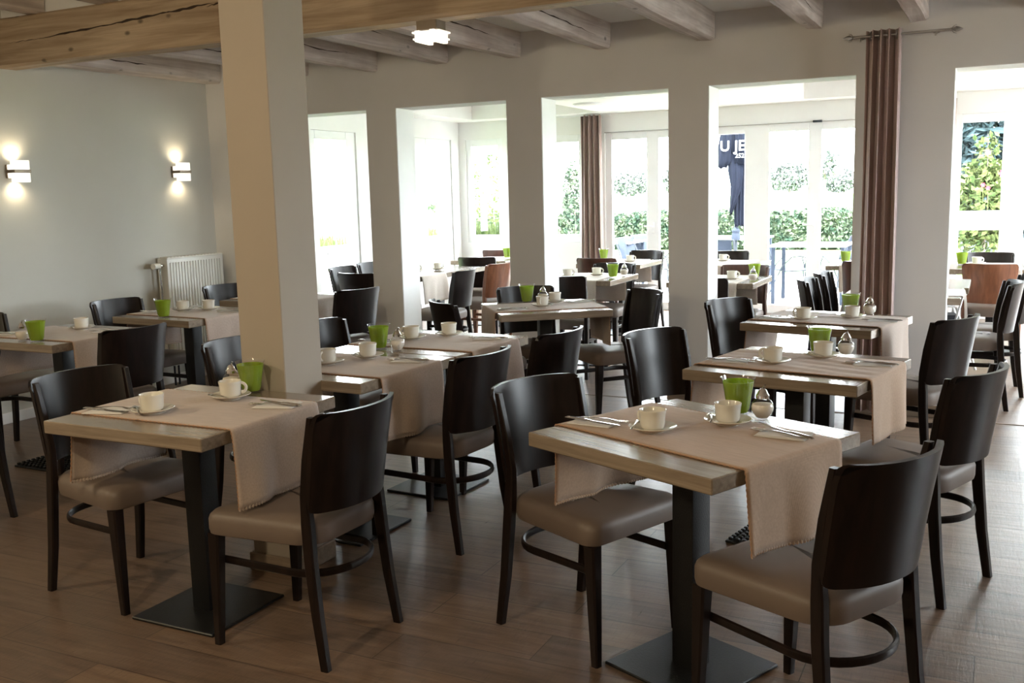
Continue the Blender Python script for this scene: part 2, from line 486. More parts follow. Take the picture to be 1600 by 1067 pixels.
# joists
random.seed(4)
def rough_beam(name, a, b, axis, mat, amp=0.006, cut=10, seed=0, label=None, bev=0.012):
    rnd = random.Random(seed)
    L = b[axis] - a[axis]; n = max(4, int(L / 0.12))
    o1, o2 = [i for i in range(3) if i != axis]
    rings = []
    ph = [rnd.uniform(0, 6.28) for _ in range(16)]
    for k in range(n + 1):
        t = a[axis] + L * k / n
        pts = []
        base = [(a[o1] + bev, a[o2]), (b[o1] - bev, a[o2]), (b[o1], a[o2] + bev), (b[o1], b[o2] - bev), (b[o1] - bev, b[o2]), (a[o1] + bev, b[o2]), (a[o1], b[o2] - bev), (a[o1], a[o2] + bev)]
        for j, (p, q) in enumerate(base):
            p += amp * sin(2.1 * t + ph[j]) + amp * 0.7 * sin(5.3 * t + ph[j + 8]) + rnd.uniform(-1, 1) * amp * 0.25
            q += amp * sin(1.7 * t + ph[(j + 3) % 16]) + rnd.uniform(-1, 1) * amp * 0.25
            v = [0, 0, 0]; v[axis] = t; v[o1] = p; v[o2] = q
            pts.append(Vector(v))
        rings.append(pts)
    o = MB().loft(rings).obj(name, mat)
    return structure(o)
def crack(parent, pts, w):
    """dark open split in a timber face: thin lens-shaped groove strip sunk in the surface"""
    mb = MB(); rings = []
    n = len(pts)
    for i, p in enumerate(pts):
        ww = w * sin(pi * (i + 0.5) / n) ** 0.6 * random.uniform(0.6, 1.2)
        rings.append((Vector(p), ww))
    return rings, mb
jx = [-5.75, -5.04, -4.381, -3.75, -3.147, -2.448, -1.724, -1.03, -0.415, 0.25, 0.92, 1.6, 2.3, 3.0]
ends = {}
for i, x in enumerate(jx):
    wj = 0.115 if i % 3 else 0.125
    zb = 2.455 + (0.008 if i % 2 else -0.004)
    x0 = x - wj
    if i == 0: x0, x = -6.05, -5.88
    o = rough_beam('ceiling_joist', (x0, -1.93, zb), (x, -0.001, 2.65), 1, M['joist'], 0.005, seed=i)
    rnd = random.Random(50 + i)
    # drying crack on the face that looks right
    mb = MB(); zc = zb + rnd.uniform(0.06, 0.12); y = -1.7; k = 0; pts = []
    while y < -0.25:
        pts.append((x + 0.0015, y, zc)); y += 0.05; zc += rnd.uniform(-0.006, 0.004)
    mb.tube(pts, 0.0025, 4, ry=0.0035, rfun=lambda t: max(0.15, sin(pi * t)) * (1 + .4 * sin(40 * t)))
    mb.obj('drying_crack', M['crack'], o)
for i, x in enumerate([-5.62, -4.95, -4.2, -3.4, -2.6, -1.8, -1.0, -.2, .6, 1.4, 2.2, 3.0]):
    rough_beam('front_joist', (x - 0.13, -9.0, 2.71), (x, -2.0, 2.9), 1, M['joist'], 0.005, seed=80 + i)
beam = rough_beam('main_beam', (XL - .2, -2.057, 2.393), (XR, -1.90, 2.715), 0, M['beam'], 0.004, seed=3, bev=0.014)
rnd = random.Random(9)
mb = MB()
for (xa, xb, za, zb_, w) in ((-5.95, -5.55, 2.545, 2.548, .002), (-5.62, -4.95, 2.548, 2.578, .006), (-5.05, -4.45, 2.572, 2.605, .007), (-4.55, -4.15, 2.598, 2.618, .008), (-4.2, -3.98, 2.60, 2.63, .005), (-2.9, -2.4, 2.60, 2.615, .002)):
    pts = []; n = 14
    for k in range(n + 1):
        t = k / n
        pts.append((xa + (xb - xa) * t, -2.0585, za + (zb_ - za) * t + rnd.uniform(-.003, .003)))
    mb.tube(pts, w, 5, ry=w, rfun=lambda t: max(0.08, sin(pi * t)) * (1 + .3 * sin(23 * t)), up=Vector((0, 1, 0)))
mb.obj('drying_crack', M['crack'], beam)

# column
cx1, cy0 = -2.423, -3.712; cw, cd = 0.211, 0.232
structure(MB().box((cx1 - cw, cy0, 0), (cx1, cy0 + cd, 2.88), 0.003, 1).obj('wall_column', M['column'], smooth=0))
tn = 0
def trim(a, b, mat, bev=0.004):
    global tn
    tn += 1
    return structure(MB().box(a, b, bev, 1).obj('trim_%d' % tn, mat))
e = 0.014
for (a, c) in (((cx1 - cw - e, cy0 - e, 0), (cx1 + e, cy0, .075)), ((cx1, cy0, 0), (cx1 + e, cy0 + cd + e, .075)), ((cx1 - cw - e, cy0, 0), (cx1 - cw, cy0 + cd + e, .075)), ((cx1 - cw, cy0 + cd, 0), (cx1, cy0 + cd + e, .075))):
    trim(a, c, M['skirt'])
# pillar skirting
for i in range(1, len(OPEN)):
    x0, x1 = OPEN[i - 1][1], OPEN[i][0]
    trim((x0 - e, -e, 0), (x1 + e, 0, .08), M['skirt'])
    trim((x1, 0, 0), (x1 + e, WT, .08), M['skirt'])
    trim((x0 - e, 0, 0), (x0, WT, .08), M['skirt'])
trim((OPEN[-1][1] - e, -e, 0), (XR, 0, .08), M['skirt'])
structure(MB().box((XL, -9.1, 0), (XL + .014, -.13, .075), .004, 1).obj('baseboard_left', M['white']))
# floor joint between the two rooms
trim((XL, -0.045, 0.0), (XR, -0.03, 0.0035), M['skirt'], 0.001)

# ------------------------------------------------------------------ sunroom shell
YG = 5.1                      # inner face of the glazed front
CX = -6.5
b = MB()
# window / door openings of the glazed front: (x0, x1, z0)
FR = [(-6.40, -5.85, .84), (-5.25, -4.70, .84), (-4.42, -3.13, 0), (-3.13, -1.18, 0), (-0.43, 1.30, 0), (1.5, 3.2, 0)]
xs = [CX - .2] + [v for f in FR for v in f[:2]] + [XR + .2]
for i in range(0, len(xs), 2):
    if xs[i + 1] - xs[i] > 0.001: b.box((xs[i], YG, 0), (xs[i + 1], YG + .12, 2.2))
for x0, x1, z0 in FR:
    if z0: b.box((x0, YG, 0), (x1, YG + .12, z0))
b.box((CX - .2, YG, 2.2), (XR + .2, YG + .12, 2.85))
structure(b.obj('wall_garden', M['white'], smooth=0))
# side wall on the left with its two glazed doors
SD = [(1.90, 2.72), (3.98, 4.90)]
b = MB(); ys = [WT] + [v for o in SD for v in o] + [YG + .12]
for i in range(0, len(ys), 2): b.box((CX - .12, ys[i], 0), (CX, ys[i + 1], 2.2))
b.box((CX - .12, WT, 2.2), (CX, YG + .12, 2.85))
b.box((CX - .12, WT - .26, 0), (XL - .26, WT, 2.85))
structure(b.obj('wall_sunroom_left', M['white'], smooth=0))
b = MB(); b.box((XR, WT, 0), (XR + .12, YG, 0.8)); b.box((XR, WT, 2.2), (XR + .12, YG, 2.85)); b.box((XR, WT, .8), (XR + .12, .9, 2.2)); b.box((XR, 4.5, .8), (XR + .12, YG, 2.2))
structure(b.obj('wall_sunroom_right', M['white'], smooth=0))
# white lining of the wall on the sunroom side
b = MB()
xs2 = [-6.5] + [v for o in OPEN for v in o] + [XR]
for i in range(0, len(xs2), 2): b.box((xs2[i], WT, 0), (xs2[i + 1], WT + .01, ZT))
b.box((-6.5, WT, ZT), (XR, WT + .01, 2.85))
structure(b.obj('wall_sunroom_inner', M['white'], smooth=0))
b = MB()
for x0, x1 in OPEN:
    b.box((x0, 0.004, 0), (x0 + .004, WT, ZT)); b.box((x1 - .004, 0.004, 0), (x1, WT, ZT)); b.box((x0, 0.004, ZT - .004), (x1, WT, ZT))
structure(b.obj('trim_reveals', M['white'], smooth=0))
# soffit with three coffers
COF = [(-6.1, -4.36, 1.0, 4.75), (-1.95, -.6, 1.0, 4.75), (0.0, 1.5, 1.0, 4.75)]
b = MB(); xs = [-6.5] + [v for c in COF for v in c[:2]] + [XR]
for i in range(0, len(xs), 2): b.box((xs[i], WT + .01, 2.43), (xs[i + 1], YG, 2.66))
for x0, x1, y0, y1 in COF: b.box((x0, WT + .01, 2.43), (x1, y0, 2.66)); b.box((x0, y1, 2.43), (x1, YG, 2.66))
structure(b.obj('ceiling_sunroom', M['white'], smooth=0))
structure(MB().box((-6.62, WT, 2.66), (XR + .12, YG + .12, 2.78)).obj('ceiling_sunroom_upper', M['white'], smooth=0))

def glazed_unit(name, x0, x1, z0, z1, panes, fw=.055, rails=(), handle=None, axis='x', pos=None, depth=.06, bottom=.10):
    """frame with glass; panes = list of (a, b) glass spans along the axis"""
    w = structure(empty(name, (0, 0, 0)))
    p0 = pos
    def bx(a, c, zz0, zz1, d0, d1, mb):
        if axis == 'x': mb.box((a, p0 + d0, zz0), (c, p0 + d1, zz1), .004, 1)
        else: mb.box((p0 + d0, a, zz0), (p0 + d1, c, zz1), .004, 1)
    b = MB()
    cuts = [x0] + [v for p in panes for v in p] + [x1]
    for i in range(0, len(cuts), 2):
        if cuts[i + 1] - cuts[i] > .002: bx(cuts[i], cuts[i + 1], z0, z1, 0, depth, b)
    for a, c in panes:
        bx(a, c, z1 - .09, z1, 0, depth, b); bx(a, c, z0, z0 + bottom, 0, depth, b)
        for r0, r1 in rails: bx(a, c, r0, r1, 0, depth, b)
    b.obj('door_frame' if name.startswith('door') else 'window_frame', M['frame'], w)
    for a, c in panes:
        g = MB(); bx(a - .005, c + .005, z0 + .05, z1 - .05, depth * .5 - .003, depth * .5 + .003, g)
        g.obj('pane', M['pane'], w)
    if handle:
        for (hx, hz) in handle:
            g = MB()
            if axis == 'x':
                g.box((hx - .014, p0 - .012, hz - .07), (hx + .014, p0, hz + .07), .003, 1)
                g.tube([(hx, p0 - .01, hz + .02), (hx, p0 - .05, hz + .02), (hx - .1, p0 - .055, hz + .02)], .008, 8)
            else:
                g.box((p0, hx - .014, hz - .07), (p0 + .012, hx + .014, hz + .07), .003, 1)
                g.tube([(p0 + .01, hx, hz + .02), (p0 + .05, hx, hz + .02), (p0 + .055, hx + .1, hz + .02)], .008, 8)
            g.obj('handle', M['rod'] if axis == 'y' else M['frame'], w)
    return w
Y1 = YG + .02
glazed_unit('window_4', -6.40, -5.85, .84, 2.2, [(-6.32, -5.93)], pos=Y1)
glazed_unit('window_5', -5.25, -4.70, .84, 2.2, [(-5.18, -4.78)], pos=Y1)
glazed_unit('door_1', -4.42, -3.13, 0, 2.2, [(-4.333, -3.883), (-3.726, -3.23)], pos=Y1, handle=[(-3.80, 1.02)])
glazed_unit('door_2', -3.13, -1.18, 0, 2.2, [(-3.02, -2.681), (-2.392, -1.953), (-1.805, -1.28)], pos=Y1, handle=[(-1.88, 1.02)])
glazed_unit('door_3', -0.43, 1.30, 0, 2.2, [(-.357, .042), (.27, .68), (.83, 1.22)], pos=Y1, rails=[(.965, 1.171)], bottom=.2)
glazed_unit('door_4', 1.5, 3.2, 0, 2.2, [(1.58, 2.3), (2.4, 3.12)], pos=Y1)
X1 = CX - .08
glazed_unit('door_5', 1.90, 2.72, 0, 2.2, [(1.99, 2.55)], pos=X1, axis='y', rails=[(.72, .96)], handle=[(2.03, .86)], bottom=.2)
glazed_unit('door_6', 3.98, 4.90, 0, 2.2, [(4.27, 4.60)], pos=X1, axis='y', rails=[(.74, .96)], handle=[(4.17, .86)], bottom=.2)
glazed_unit('window_6', .9, 4.5, .8, 2.2, [(1.0, 2.1), (2.2, 3.3), (3.4, 4.4)], pos=XR + .02, axis='y')
# dark joint under the garden lintel
trim((-4.42, YG - .012, 2.195), (-1.18, YG, 2.206), M['rod'], .002)
tag(MB().box((-1.90, YG - .05, 2.19), (-1.80, YG, 2.215), .004, 1).obj('door_closer', M['alu']), 'small dark door closer under the white lintel of the sunroom doors', 'door closer')
# oval ceiling lamp in the sunroom
o = empty('ceiling_lamp', (-4.05, 3.6, 2.43), 0, 'flat round white ceiling lamp on the sunroom soffit', 'lamp')
MB().lathe([(0, -.03), (.10, -.028), (.14, -.018), (.15, 0)], 32).obj('shade', M['white'], o)
MB().lathe([(.15, -.012), (.16, -.012), (.16, 0), (.15, 0)], 32).obj('rim', M['frame'], o)

# ================================================================== CHAIRS
def build_chair(name, wmat):
    root = empty(name, (0, 0, 0), 0, None, 'chair')
    # seat pad
    def outline(ins, z):
        hw, hr, xf, xb = .222 - ins, .185 - ins, .235 - ins, -.205 + ins
        pts = []
        def arc(cx, cy, r, a0, a1, n=5):
            for k in range(n + 1):
                a = R(a0 + (a1 - a0) * k / n); pts.append(Vector((cx + r * cos(a), cy + r * sin(a), z)))
        rf = .045; rb = .10
        arc(xf - rf, hw - rf, rf, 0, 90); arc(xb + rb, hr - rb + .01, rb, 95, 180, 6)
        arc(xb + rb, -hr + rb - .01, rb, 180, 265, 6); arc(xf - rf, -hw + rf, rf, 270, 360)
        return pts
    L = [(.014, .388), (.003, .394), (0, .41), (0, .440), (.004, .455), (.014, .466), (.035, .472), (.075, .475), (.12, .477)]
    MB().loft([outline(i, z) for i, z in L]).obj('seat', M['seat'], root, smooth=50)
    # back panel
    def panel():
        bm = MB(); ny, nz, th = 14, 10, .017
        z0, z1 = .505, .828
        def pt(v, w, off):
            z = z0 + (z1 - z0) * w
            half = .197 + (.208 - .197) * w
            # rounded corners
            y = v * half
            x = -.186 - .046 * w - .007 * w * w - .076 * (1 - abs(v) ** 2.3) + off
            rr = .025
            dz = 0
            if abs(v) > 1 - rr / half * 1.0:
                q = (abs(v) - (1 - rr / half)) / (rr / half)
                dz = rr * (1 - math.sqrt(max(0, 1 - q * q)))
                if w > .5: z -= dz * max(0, (w - .85) / .15)
                else: z += dz * max(0, (.15 - w) / .15) * .6
            return Vector((x, y, z))
        vv = [-1, -.97, -.93, -.88] + [-.75 + .15 * k for k in range(11)] + [.88, .93, .97, 1]
        ww = [0, .05, .15, .3, .45, .6, .75, .85, .95, 1]
        rings = []
        for w in ww:
            f = [pt(v, w, th / 2) for v in vv]; k = [pt(v, w, -th / 2) for v in reversed(vv)]
            rings.append(f + k)
        return bm.loft(rings)
    panel().obj('backrest', wmat, root, smooth=40)
    for s in (-1, 1):
        pts = [(-.232, s * .200, 0), (-.205, s * .194, .18), (-.187, s * .190, .36), (-.180, s * .186, .47), (-.174, s * .184, .56), (-.191, s * .188, .68), (-.220, s * .193, .816)]
        sz = [(.030, .026), (.036, .029), (.040, .030), (.040, .030), (.030, .026), (.027, .024), (.020, .022)]
        MB().rect_sweep(pts, sz).obj('leg', wmat, root)
        pts = [(.220, s * .198, 0), (.212, s * .196, .2), (.205, s * .194, .392)]
        MB().rect_sweep(pts, [(.027, .027), (.038, .036), (.048, .044)]).obj('leg', wmat, root)
    # bentwood hoop
    pts = []
    for k in range(6): pts.append((.20 - .29 * k / 5, .170, .292))
    for k in range(1, 16):
        a = R(90 + 180 * k / 16); pts.append((-.09 + .145 * cos(a), .170 * sin(a), .292))
    for k in range(6): pts.append((-.09 + .29 * k / 5, -.170, .292))
    MB().tube(pts, .008, 8, ry=.014).obj('stretcher', wmat, root)
    return Proto(root)
wenge = build_chair('dining_chair', M['wenge'])
daylit_red = build_chair('dining_chair', M['daylit_red'])
orange = build_chair('dining_chair', M['orange'])
GA, GB = 'dark chairs in the front dining room', 'chairs in the sunroom'
def chair(x, y, yaw, label, group=GA, p=None): return (p or wenge).put((x, y, 0), R(yaw), label, group)
chair(-1.197, -3.68, -22, 'dark chair on the left side of the nearest right table, long runner over its seat')
chair(-.415, -4.03, 151, 'dark chair at the lower right corner of the photo, back towards the viewer')
chair(-2.975, -4.02, -7, 'dark chair on the left side of the nearest left table, before the column')
chair(-2.065, -4.10, 178, 'dark chair seen from behind, right side of the nearest left table')
chair(-2.15, -3.03, 174, 'dark chair from behind at the middle tables, just right of the column table')
chair(-2.09, -2.345, 173, 'dark chair from behind at the far half of the joined middle tables')
chair(-2.985, -3.10, -4, 'dark chair half hidden left of the column, behind the nearest left table')
chair(-3.0, -2.44, -4, 'dark chair peeping out right of the column at the far middle table')
chair(-1.19, -2.385, -23, 'dark chair facing right, left side of the second table in the right row')
chair(-1.18, -1.01, -23, 'dark chair facing right, left side of the third table in the right row')
chair(-.257, -2.80, 159, 'dark chair from behind, right side of the second table in the right row')
chair(-.37, -1.31, 156, 'dark chair from behind, right side of the third table in the right row')
chair(-2.215, -.64, -132, 'dark chair facing the viewer at the right end of the askew table')
chair(-2.90, -1.20, 46, 'dark chair seen side-on at the left end of the askew table')
chair(-2.81, -.60, -52, 'dark chair standing behind the askew table, against the white pillar')
chair(-4.35, -2.845, 175, 'dark chair from behind, right side of the leftmost table')
chair(-5.32, -2.78, -3, 'dark chair cut by the left photo edge, at the leftmost table')
chair(-5.16, -1.83, -3, 'dark chair by the left wall, at the table before the radiator')
chair(-5.19, -.75, -4, 'dark chair standing in front of the radiator, farthest into the corner')
chair(-4.37, -.70, 167, 'dark chair from behind, right of the column at the rear corner table')
chair(-4.42, -3.82, 178, 'dark chair of which only one rear leg enters at the left edge')
# sunroom chairs
S = lambda x, y, yaw, label, p=None: chair(x, y, yaw, label, GB, p)
S(-5.0, .72, 88, 'dark sunroom chair from behind, seen through the leftmost opening')
S(-5.37, 1.10, 0, 'sunroom chair facing right, first by the left glazed door')
S(-5.43, 1.65, 0, 'sunroom chair facing right, partly behind the first wall pillar')
S(-4.43, .93, 186, 'dark sunroom chair from behind, nearest in the second opening')
S(-4.48, 1.79, 172, 'daylit red-brown sunroom chair beside the second pillar, facing left', orange)
S(-4.95, 2.77, 100, 'dark sunroom chair from behind, beyond the long runner table')
S(-5.3, 4.0, 100, 'daylit red-brown sunroom chair farthest back by the corner window', daylit_red)
S(-3.07, .74, 90, 'black sunroom chair from behind, beside the white reveal of the middle opening')
S(-3.12, 1.59, -94, 'sunroom chair facing the viewer behind the middle opening table')
S(-3.56, 2.75, 93, 'daylit red-brown sunroom chair from behind, in front of the rose curtain', daylit_red)
S(-3.45, 3.45, -100, 'sunroom chair facing the viewer by the garden door in the middle opening')
S(-2.45, 3.38, -80, 'farthest sunroom chair facing the viewer below the black parasol')
S(-1.91, 1.50, -93, 'daylit red-brown sunroom chair facing the viewer in the fourth opening', daylit_red)
S(-1.95, .74, 90, 'black sunroom chair from behind, cut off by the pillar left of the fourth opening')
S(-.935, .56, 0, 'nearer of two black chairs side-on left of the big brown curtain')
S(-.91, 1.12, 0, 'farther of two black chairs side-on left of the big brown curtain')
S(-.97, 2.55, 88, 'daylit red-brown sunroom chair cut off by the pillar with the big curtain', daylit_red)
S(0.0, 2.37, 85, 'daylit orange-brown sunroom chair from behind in the rightmost opening', orange)
S(-.03, 3.26, -90, 'far sunroom chair facing the viewer in the rightmost opening')
S(-.13, .54, 184, 'nearer dark chair in profile in the rightmost opening, facing left')
S(-.03, 1.03, 184, 'farther dark chair in profile in the rightmost opening, at the right edge')

# ================================================================== TABLES
TU, TW = .712, .69
def build_table(ribbed):
    root = empty('bistro_table', (0, 0, 0), 0, None, 'table')
    MB().box((-TU / 2, -TW / 2, .706), (TU / 2, TW / 2, .75), .003, 1).obj('tabletop', M['top'], root)
    MB().box((-.041, -.041, .01), (.041, .041, .706), .004, 2).obj('post', M['black'], root)
    MB().box((-.17, -.17, .698), (.17, .17, .706), .002, 1).obj('mounting_plate', M['black'], root)
    q = .22 if ribbed else .19
    b = MB().box((-q, -q, 0), (q, q, .011), .003, 1)
    if ribbed:
        for k in range(14):
            for j in range(14):
                x, y = -.2015 + .031 * k, -.2015 + .031 * j
                b.box((x - .0085, y - .0085, .010), (x + .0085, y + .0085, .024), .003, 1)
    b.obj('base_plate', M['black'], root)
    return Proto(root)
plain_t, rib_t = build_table(False), build_table(True)
TD = dict(
 T1=(-.798, -3.826, -24.2, 0, 'grey oak bistro table, largest and nearest at lower right'),
 T2=(-2.532, -4.080, -.45, 0, 'grey oak bistro table in front of the painted column'),
 T3=(-2.557, -3.139, -3.3, 0, 'near half of the two joined tables right behind the column'),
 T4=(-2.515, -2.440, -3.3, 0, 'far half of the two joined tables right behind the column'),
 T5=(-.708, -2.536, -11.3, 1, 'second table from the viewer in the right row, ribbed base'),
 T6=(-.810, -1.071, -12.3, 0, 'third table from the viewer in the right row, nearest the brown curtain'),
 T7=(-2.602, -.879, -142.2, 0, 'table set askew in the middle before the second wall pillar'),
 T8=(-4.772, -1.763, -4.2, 0, 'table standing before the radiator, left of the column'),
 T9=(-4.77, -2.79, -1, 1, 'leftmost table, cut by the left photo edge'),
 T10=(-4.77, -.77, -2, 0, 'rear corner table mostly hidden behind the column'),
 A1=(-5.03, 1.23, 0, 0, 'sunroom table with hanging runner in the second opening'),
 A2=(-5.03, 1.93, 0, 0, 'sunroom table joined behind the runner table in the second opening'),
 A3=(-5.15, 3.36, 90, 0, 'far sunroom table near the corner window'),
 B=(-3.16, 1.28, 90, 0, 'sunroom table in the middle opening, nearer of two'),
 C=(-3.50, 3.05, 90, 0, 'sunroom table in the middle opening, farther one by the curtain'),
 D=(-1.99, 1.25, 90, 0, 'sunroom table in the fourth opening, nearer one with sugar dispenser'),
 D2=(-2.35, 3.02, 90, 0, 'far sunroom table in the fourth opening under the parasol'),
 Et=(-1.05, 3.15, 90, 0, 'white-lit sunroom table beside the pillar with the big curtain'),
 F1=(-.53, .50, 0, 0, 'nearer sunroom table hidden behind the pillar with the big curtain'),
 F2=(-.50, 1.20, 0, 0, 'farther sunroom table hidden behind the pillar with the big curtain'),
 G=(0.0, 2.85, 90, 0, 'sunroom table in the rightmost opening'))
for k, (x, y, a, rb, lab) in TD.items():
    (rib_t if rb else plain_t).put((x, y, 0), R(a), lab, 'bistro tables')
def at(key, u, w, z=.7505):
    x, y, a = TD[key][:3]; a = R(a)
    return (x + u * cos(a) - w * sin(a), y + u * sin(a) + w * cos(a), z)

# ------------------------------------------------------------------ runners
def build_runner(seed, width=.445, drop=(.235, .235), shift=0.0, wrinkle=0.0, mat='runner', hem=True):
    rnd = random.Random(seed)
    root_me = MB(); top = .7515; hw = width / 2
    e = TU / 2 + .004; rad = .012
    path = []          # (u, z, hang fraction, side)
    n = 12
    for k in range(n, 0, -1): path.append((-e - rad * .6, top - rad - drop[0] * k / n, k / n, -1))
    for k in range(3): a = R(180 - 45 * k); path.append((-e + rad * cos(a) * .6, top - rad + rad * sin(a), 0, -1))
    m = 72
    for k in range(m + 1): path.append((-e + .012 + (2 * e - .024) * k / m, top, 0, 0))
    for k in range(3): a = R(90 - 45 * k); path.append((e + rad * cos(a) * .6, top - rad + rad * sin(a), 0, 1))
    for k in range(1, n + 1): path.append((e + rad * .6, top - rad - drop[1] * k / n, k / n, 1))
    ph = {s: [rnd.uniform(0, 6.3) for _ in range(4)] for s in (-1, 0, 1)}
    nv = 26; rows = []
    for (u, z, h, s) in path:
        row = []
        for j in range(nv + 1):
            v = -hw + width * j / nv
            p = ph[s]
            if h > 0:
                wv = (.015 * sin(15 * v + p[0]) + .009 * sin(29 * v + p[1] + 1.2 * h)) * h ** .8
                uu = u + s * (.012 * h + abs(0) + max(-.004, wv) + .002)
                vv = v * (1 + .02 * h * sin(p[2])) + .004 * h * sin(9 * z + p[3])
                zz = z + .004 * h * sin(20 * v + p[2])
            else:
                uu, vv = u, v + .0025 * sin(7 * u + p[0]) + shift * u
                
                zz = z + wrinkle * (abs(sin(38 * v + 2.2 * u + 1.5 * sin(5 * u + p[1]))) * .6 + abs(sin(17 * v - 3 * u + p[2])) * .4) * (1 if s == 0 else 0)
                if s == 0: zz += .0016 * math.exp(-((u + .045 + .02 * v) / .007) ** 2) + .0012 * math.exp(-((v - .01) / .010) ** 2)
            row.append(Vector((uu, vv, zz)))
        rows.append(row)
    root = empty('table_runner', (0, 0, 0), 0, None, 'table runner')
    bm = MB(); bm.loft(rows, closed=False)
    o = bm.obj('cloth', M[mat], root, smooth=60)
    md = o.modifiers.new('thickness', 'SOLIDIFY'); md.thickness = .0022; md.offset = 1
    if hem:
        for side in (0, nv):
            rim = [r[side] + Vector((0, 0, .001)) for r in rows]
            fine = []
            for p, q in zip(rim, rim[1:]):
                nn = max(1, int((q - p).length / .0035))
                fine += [p.lerp(q, t / nn) for t in range(nn)]
            fine.append(rim[-1]); nf = len(fine)
            MB().tube(fine, .0019, 5, rfun=lambda t: 1.0 + .55 * sin(t * nf * 1.6)).obj('stitched_edge', M['stitch'], root)
        for end in (0, -1):
            fine = []
            for p, q in zip(rows[end], rows[end][1:]): fine += [p.lerp(q, t / 6) for t in range(6)]
            MB().tube(fine, .0026, 6, ry=.0045, rfun=lambda t: 1.0 + .45 * sin(t * 240)).obj('stitched_hem', M[mat], root)
    return root
def put_runner(key, label, seed, **kw):
    r = build_runner(seed, **kw)
    x, y, a = TD[key][:3]
    r.location = (x, y, 0); r.rotation_euler = (0, 0, R(a))
    tag(r, label, 'table runner', 'linen table runners')
put_runner('T1', 'beige linen runner with whip-stitched hem across the nearest right table', 1, mat='runner_warm', drop=(.255, .225))
put_runner('T2', 'beige linen runner hanging over the table in front of the column', 2, drop=(.245, .25))
put_runner('T3', 'linen runner hanging over the near joined table behind the column', 3, drop=(.24, .25))
put_runner('T4', 'linen runner hanging over the far joined table behind the column', 4)
put_runner('T5', 'creased warm beige runner on the second table of the right row', 5, mat='runner_warm', wrinkle=.004)
put_runner('T6', 'creased linen runner on the third table, before the brown curtain', 6, wrinkle=.0035)
put_runner('T7', 'linen runner along the askew table before the second pillar', 7)
put_runner('T8', 'linen runner on the table before the radiator', 8)
put_runner('T9', 'linen runner on the leftmost table at the photo edge', 9)
put_runner('T10', 'linen runner on the rear corner table, seen right of the column', 10, mat='runner_c')
for i, (k, lab) in enumerate((('A1', 'pale runner hanging from the sunroom table in the second opening'), ('B', 'pale runner on the nearer sunroom table in the middle opening'),
        ('C', 'pale runner on the far sunroom table by the rose curtain'), ('D', 'pale runner on the nearer sunroom table of the fourth opening'), ('D2', 'pale runner on the far sunroom table under the parasol'),
        ('Et', 'pale runner on the sunroom table beside the big curtain pillar'), ('F1', 'pale runner on the sunroom table behind the curtain pillar'), ('G', 'pale runner on the sunroom table of the rightmost opening'), ('A3', 'pale runner on the far corner sunroom table'))):
    put_runner(k, lab, 20 + i, mat='runner_c', hem=False)

# ------------------------------------------------------------------ tableware
def build_cup():
    root = empty('coffee_cup', (0, 0, 0), 0, None, 'cup')
    MB().lathe([(0, .003), (.024, .003), (.026, 0), (.028, 0), (.0285, .003), (.0345, .006), (.0365, .010), (.0375, .018), (.0390, .040), (.0400, .050), (.0412, .053), (.0415, .060), (.0400, .0608), (.0382, .058), (.0365, .03), (.034, .014), (.028, .007), (0, .006)], 36).obj('body', M['china'], root)
    pts = []
    for k in range(13):
        a = R(80 - 160 * k / 12); pts.append((.037 + .021 * cos(a), 0, .034 + .019 * sin(a)))
    MB().tube(pts, .0055, 8, ry=.0035, up=Vector((0, 1, 0))).obj('handle', M['china'], root)
    return Proto(root)
cup = build_cup()
def build_saucer():
    root = MB().lathe([(0, .004), (.028, .004), (.030, 0), (.034, 0), (.036, .004), (.055, .010), (.072, .017), (.0735, .0185), (.072, .020), (.054, .0135), (.036, .008), (.030, .0075), (0, .0075)], 40).obj('saucer', M['china'])
    tag(root, None, 'saucer'); return Proto(root)
saucer = build_saucer()
def utensil(kind):
    m = MB()
    def prof(pts, bowl=None):
        rings = []
        for x, hw, z, th in pts:
            rings.append([Vector((x, -hw, z)), Vector((x, -hw * .6, z + th)), Vector((x, hw * .6, z + th)), Vector((x, hw, z)), Vector((x, hw * .6, z - th * .3)), Vector((x, -hw * .6, z - th * .3))])
        m.loft(rings)
    if kind == 'spoon':      # length 13 cm, origin at middle
        prof([(-.065, .004, .002, .001), (-.05, .0055, .004, .002), (-.02, .003, .006, .002), (.015, .002, .007, .002), (.026, .004, .006, .0015), (.036, .011, .003, .001), (.046, .014, .002, .001), (.056, .011, .003, .001), (.064, .004, .004, .001)])
    if kind == 'fork':
        prof([(-.098, .004, .002, .001), (-.09, .007, .003, .0015), (-.05, .006, .004, .002), (0, .003, .007, .002), (.035, .003, .006, .002), (.045, .007, .004, .0015), (.055, .011, .003, .001), (.062, .0115, .002, .001)])
        for j in range(4):
            y = -.0095 + j * .0063
            m.box((.060, y - .0014, .001), (.098, y + .0014, .0035), .0005, 1)
    if kind == 'knife':
        prof([(-.105, .005, .003, .002), (-.095, .008, .004, .004), (-.03, .0065, .004, .004), (-.012, .004, .004, .003), (0, .008, .003, .0015), (.05, .009, .003, .001), (.09, .007, .003, .001), (.105, .002, .003, .001)])
    o = m.obj(kind, M['steel'], smooth=60)
    tag(o, None, kind); return Proto(o)
spoon, fork, knife = utensil('spoon'), utensil('fork'), utensil('knife')
def build_napkin():
    m = MB()
    for k in range(3):
        m.box((-.075 + .002 * k, -.055 + .003 * k, .0008 + .0011 * k), (.075 - .004 * k, .055, .0018 + .0011 * k), .0004, 1)
    o = m.obj('paper_napkin', M['napkin']); tag(o, None, 'napkin'); return Proto(o)
napkin = build_napkin()
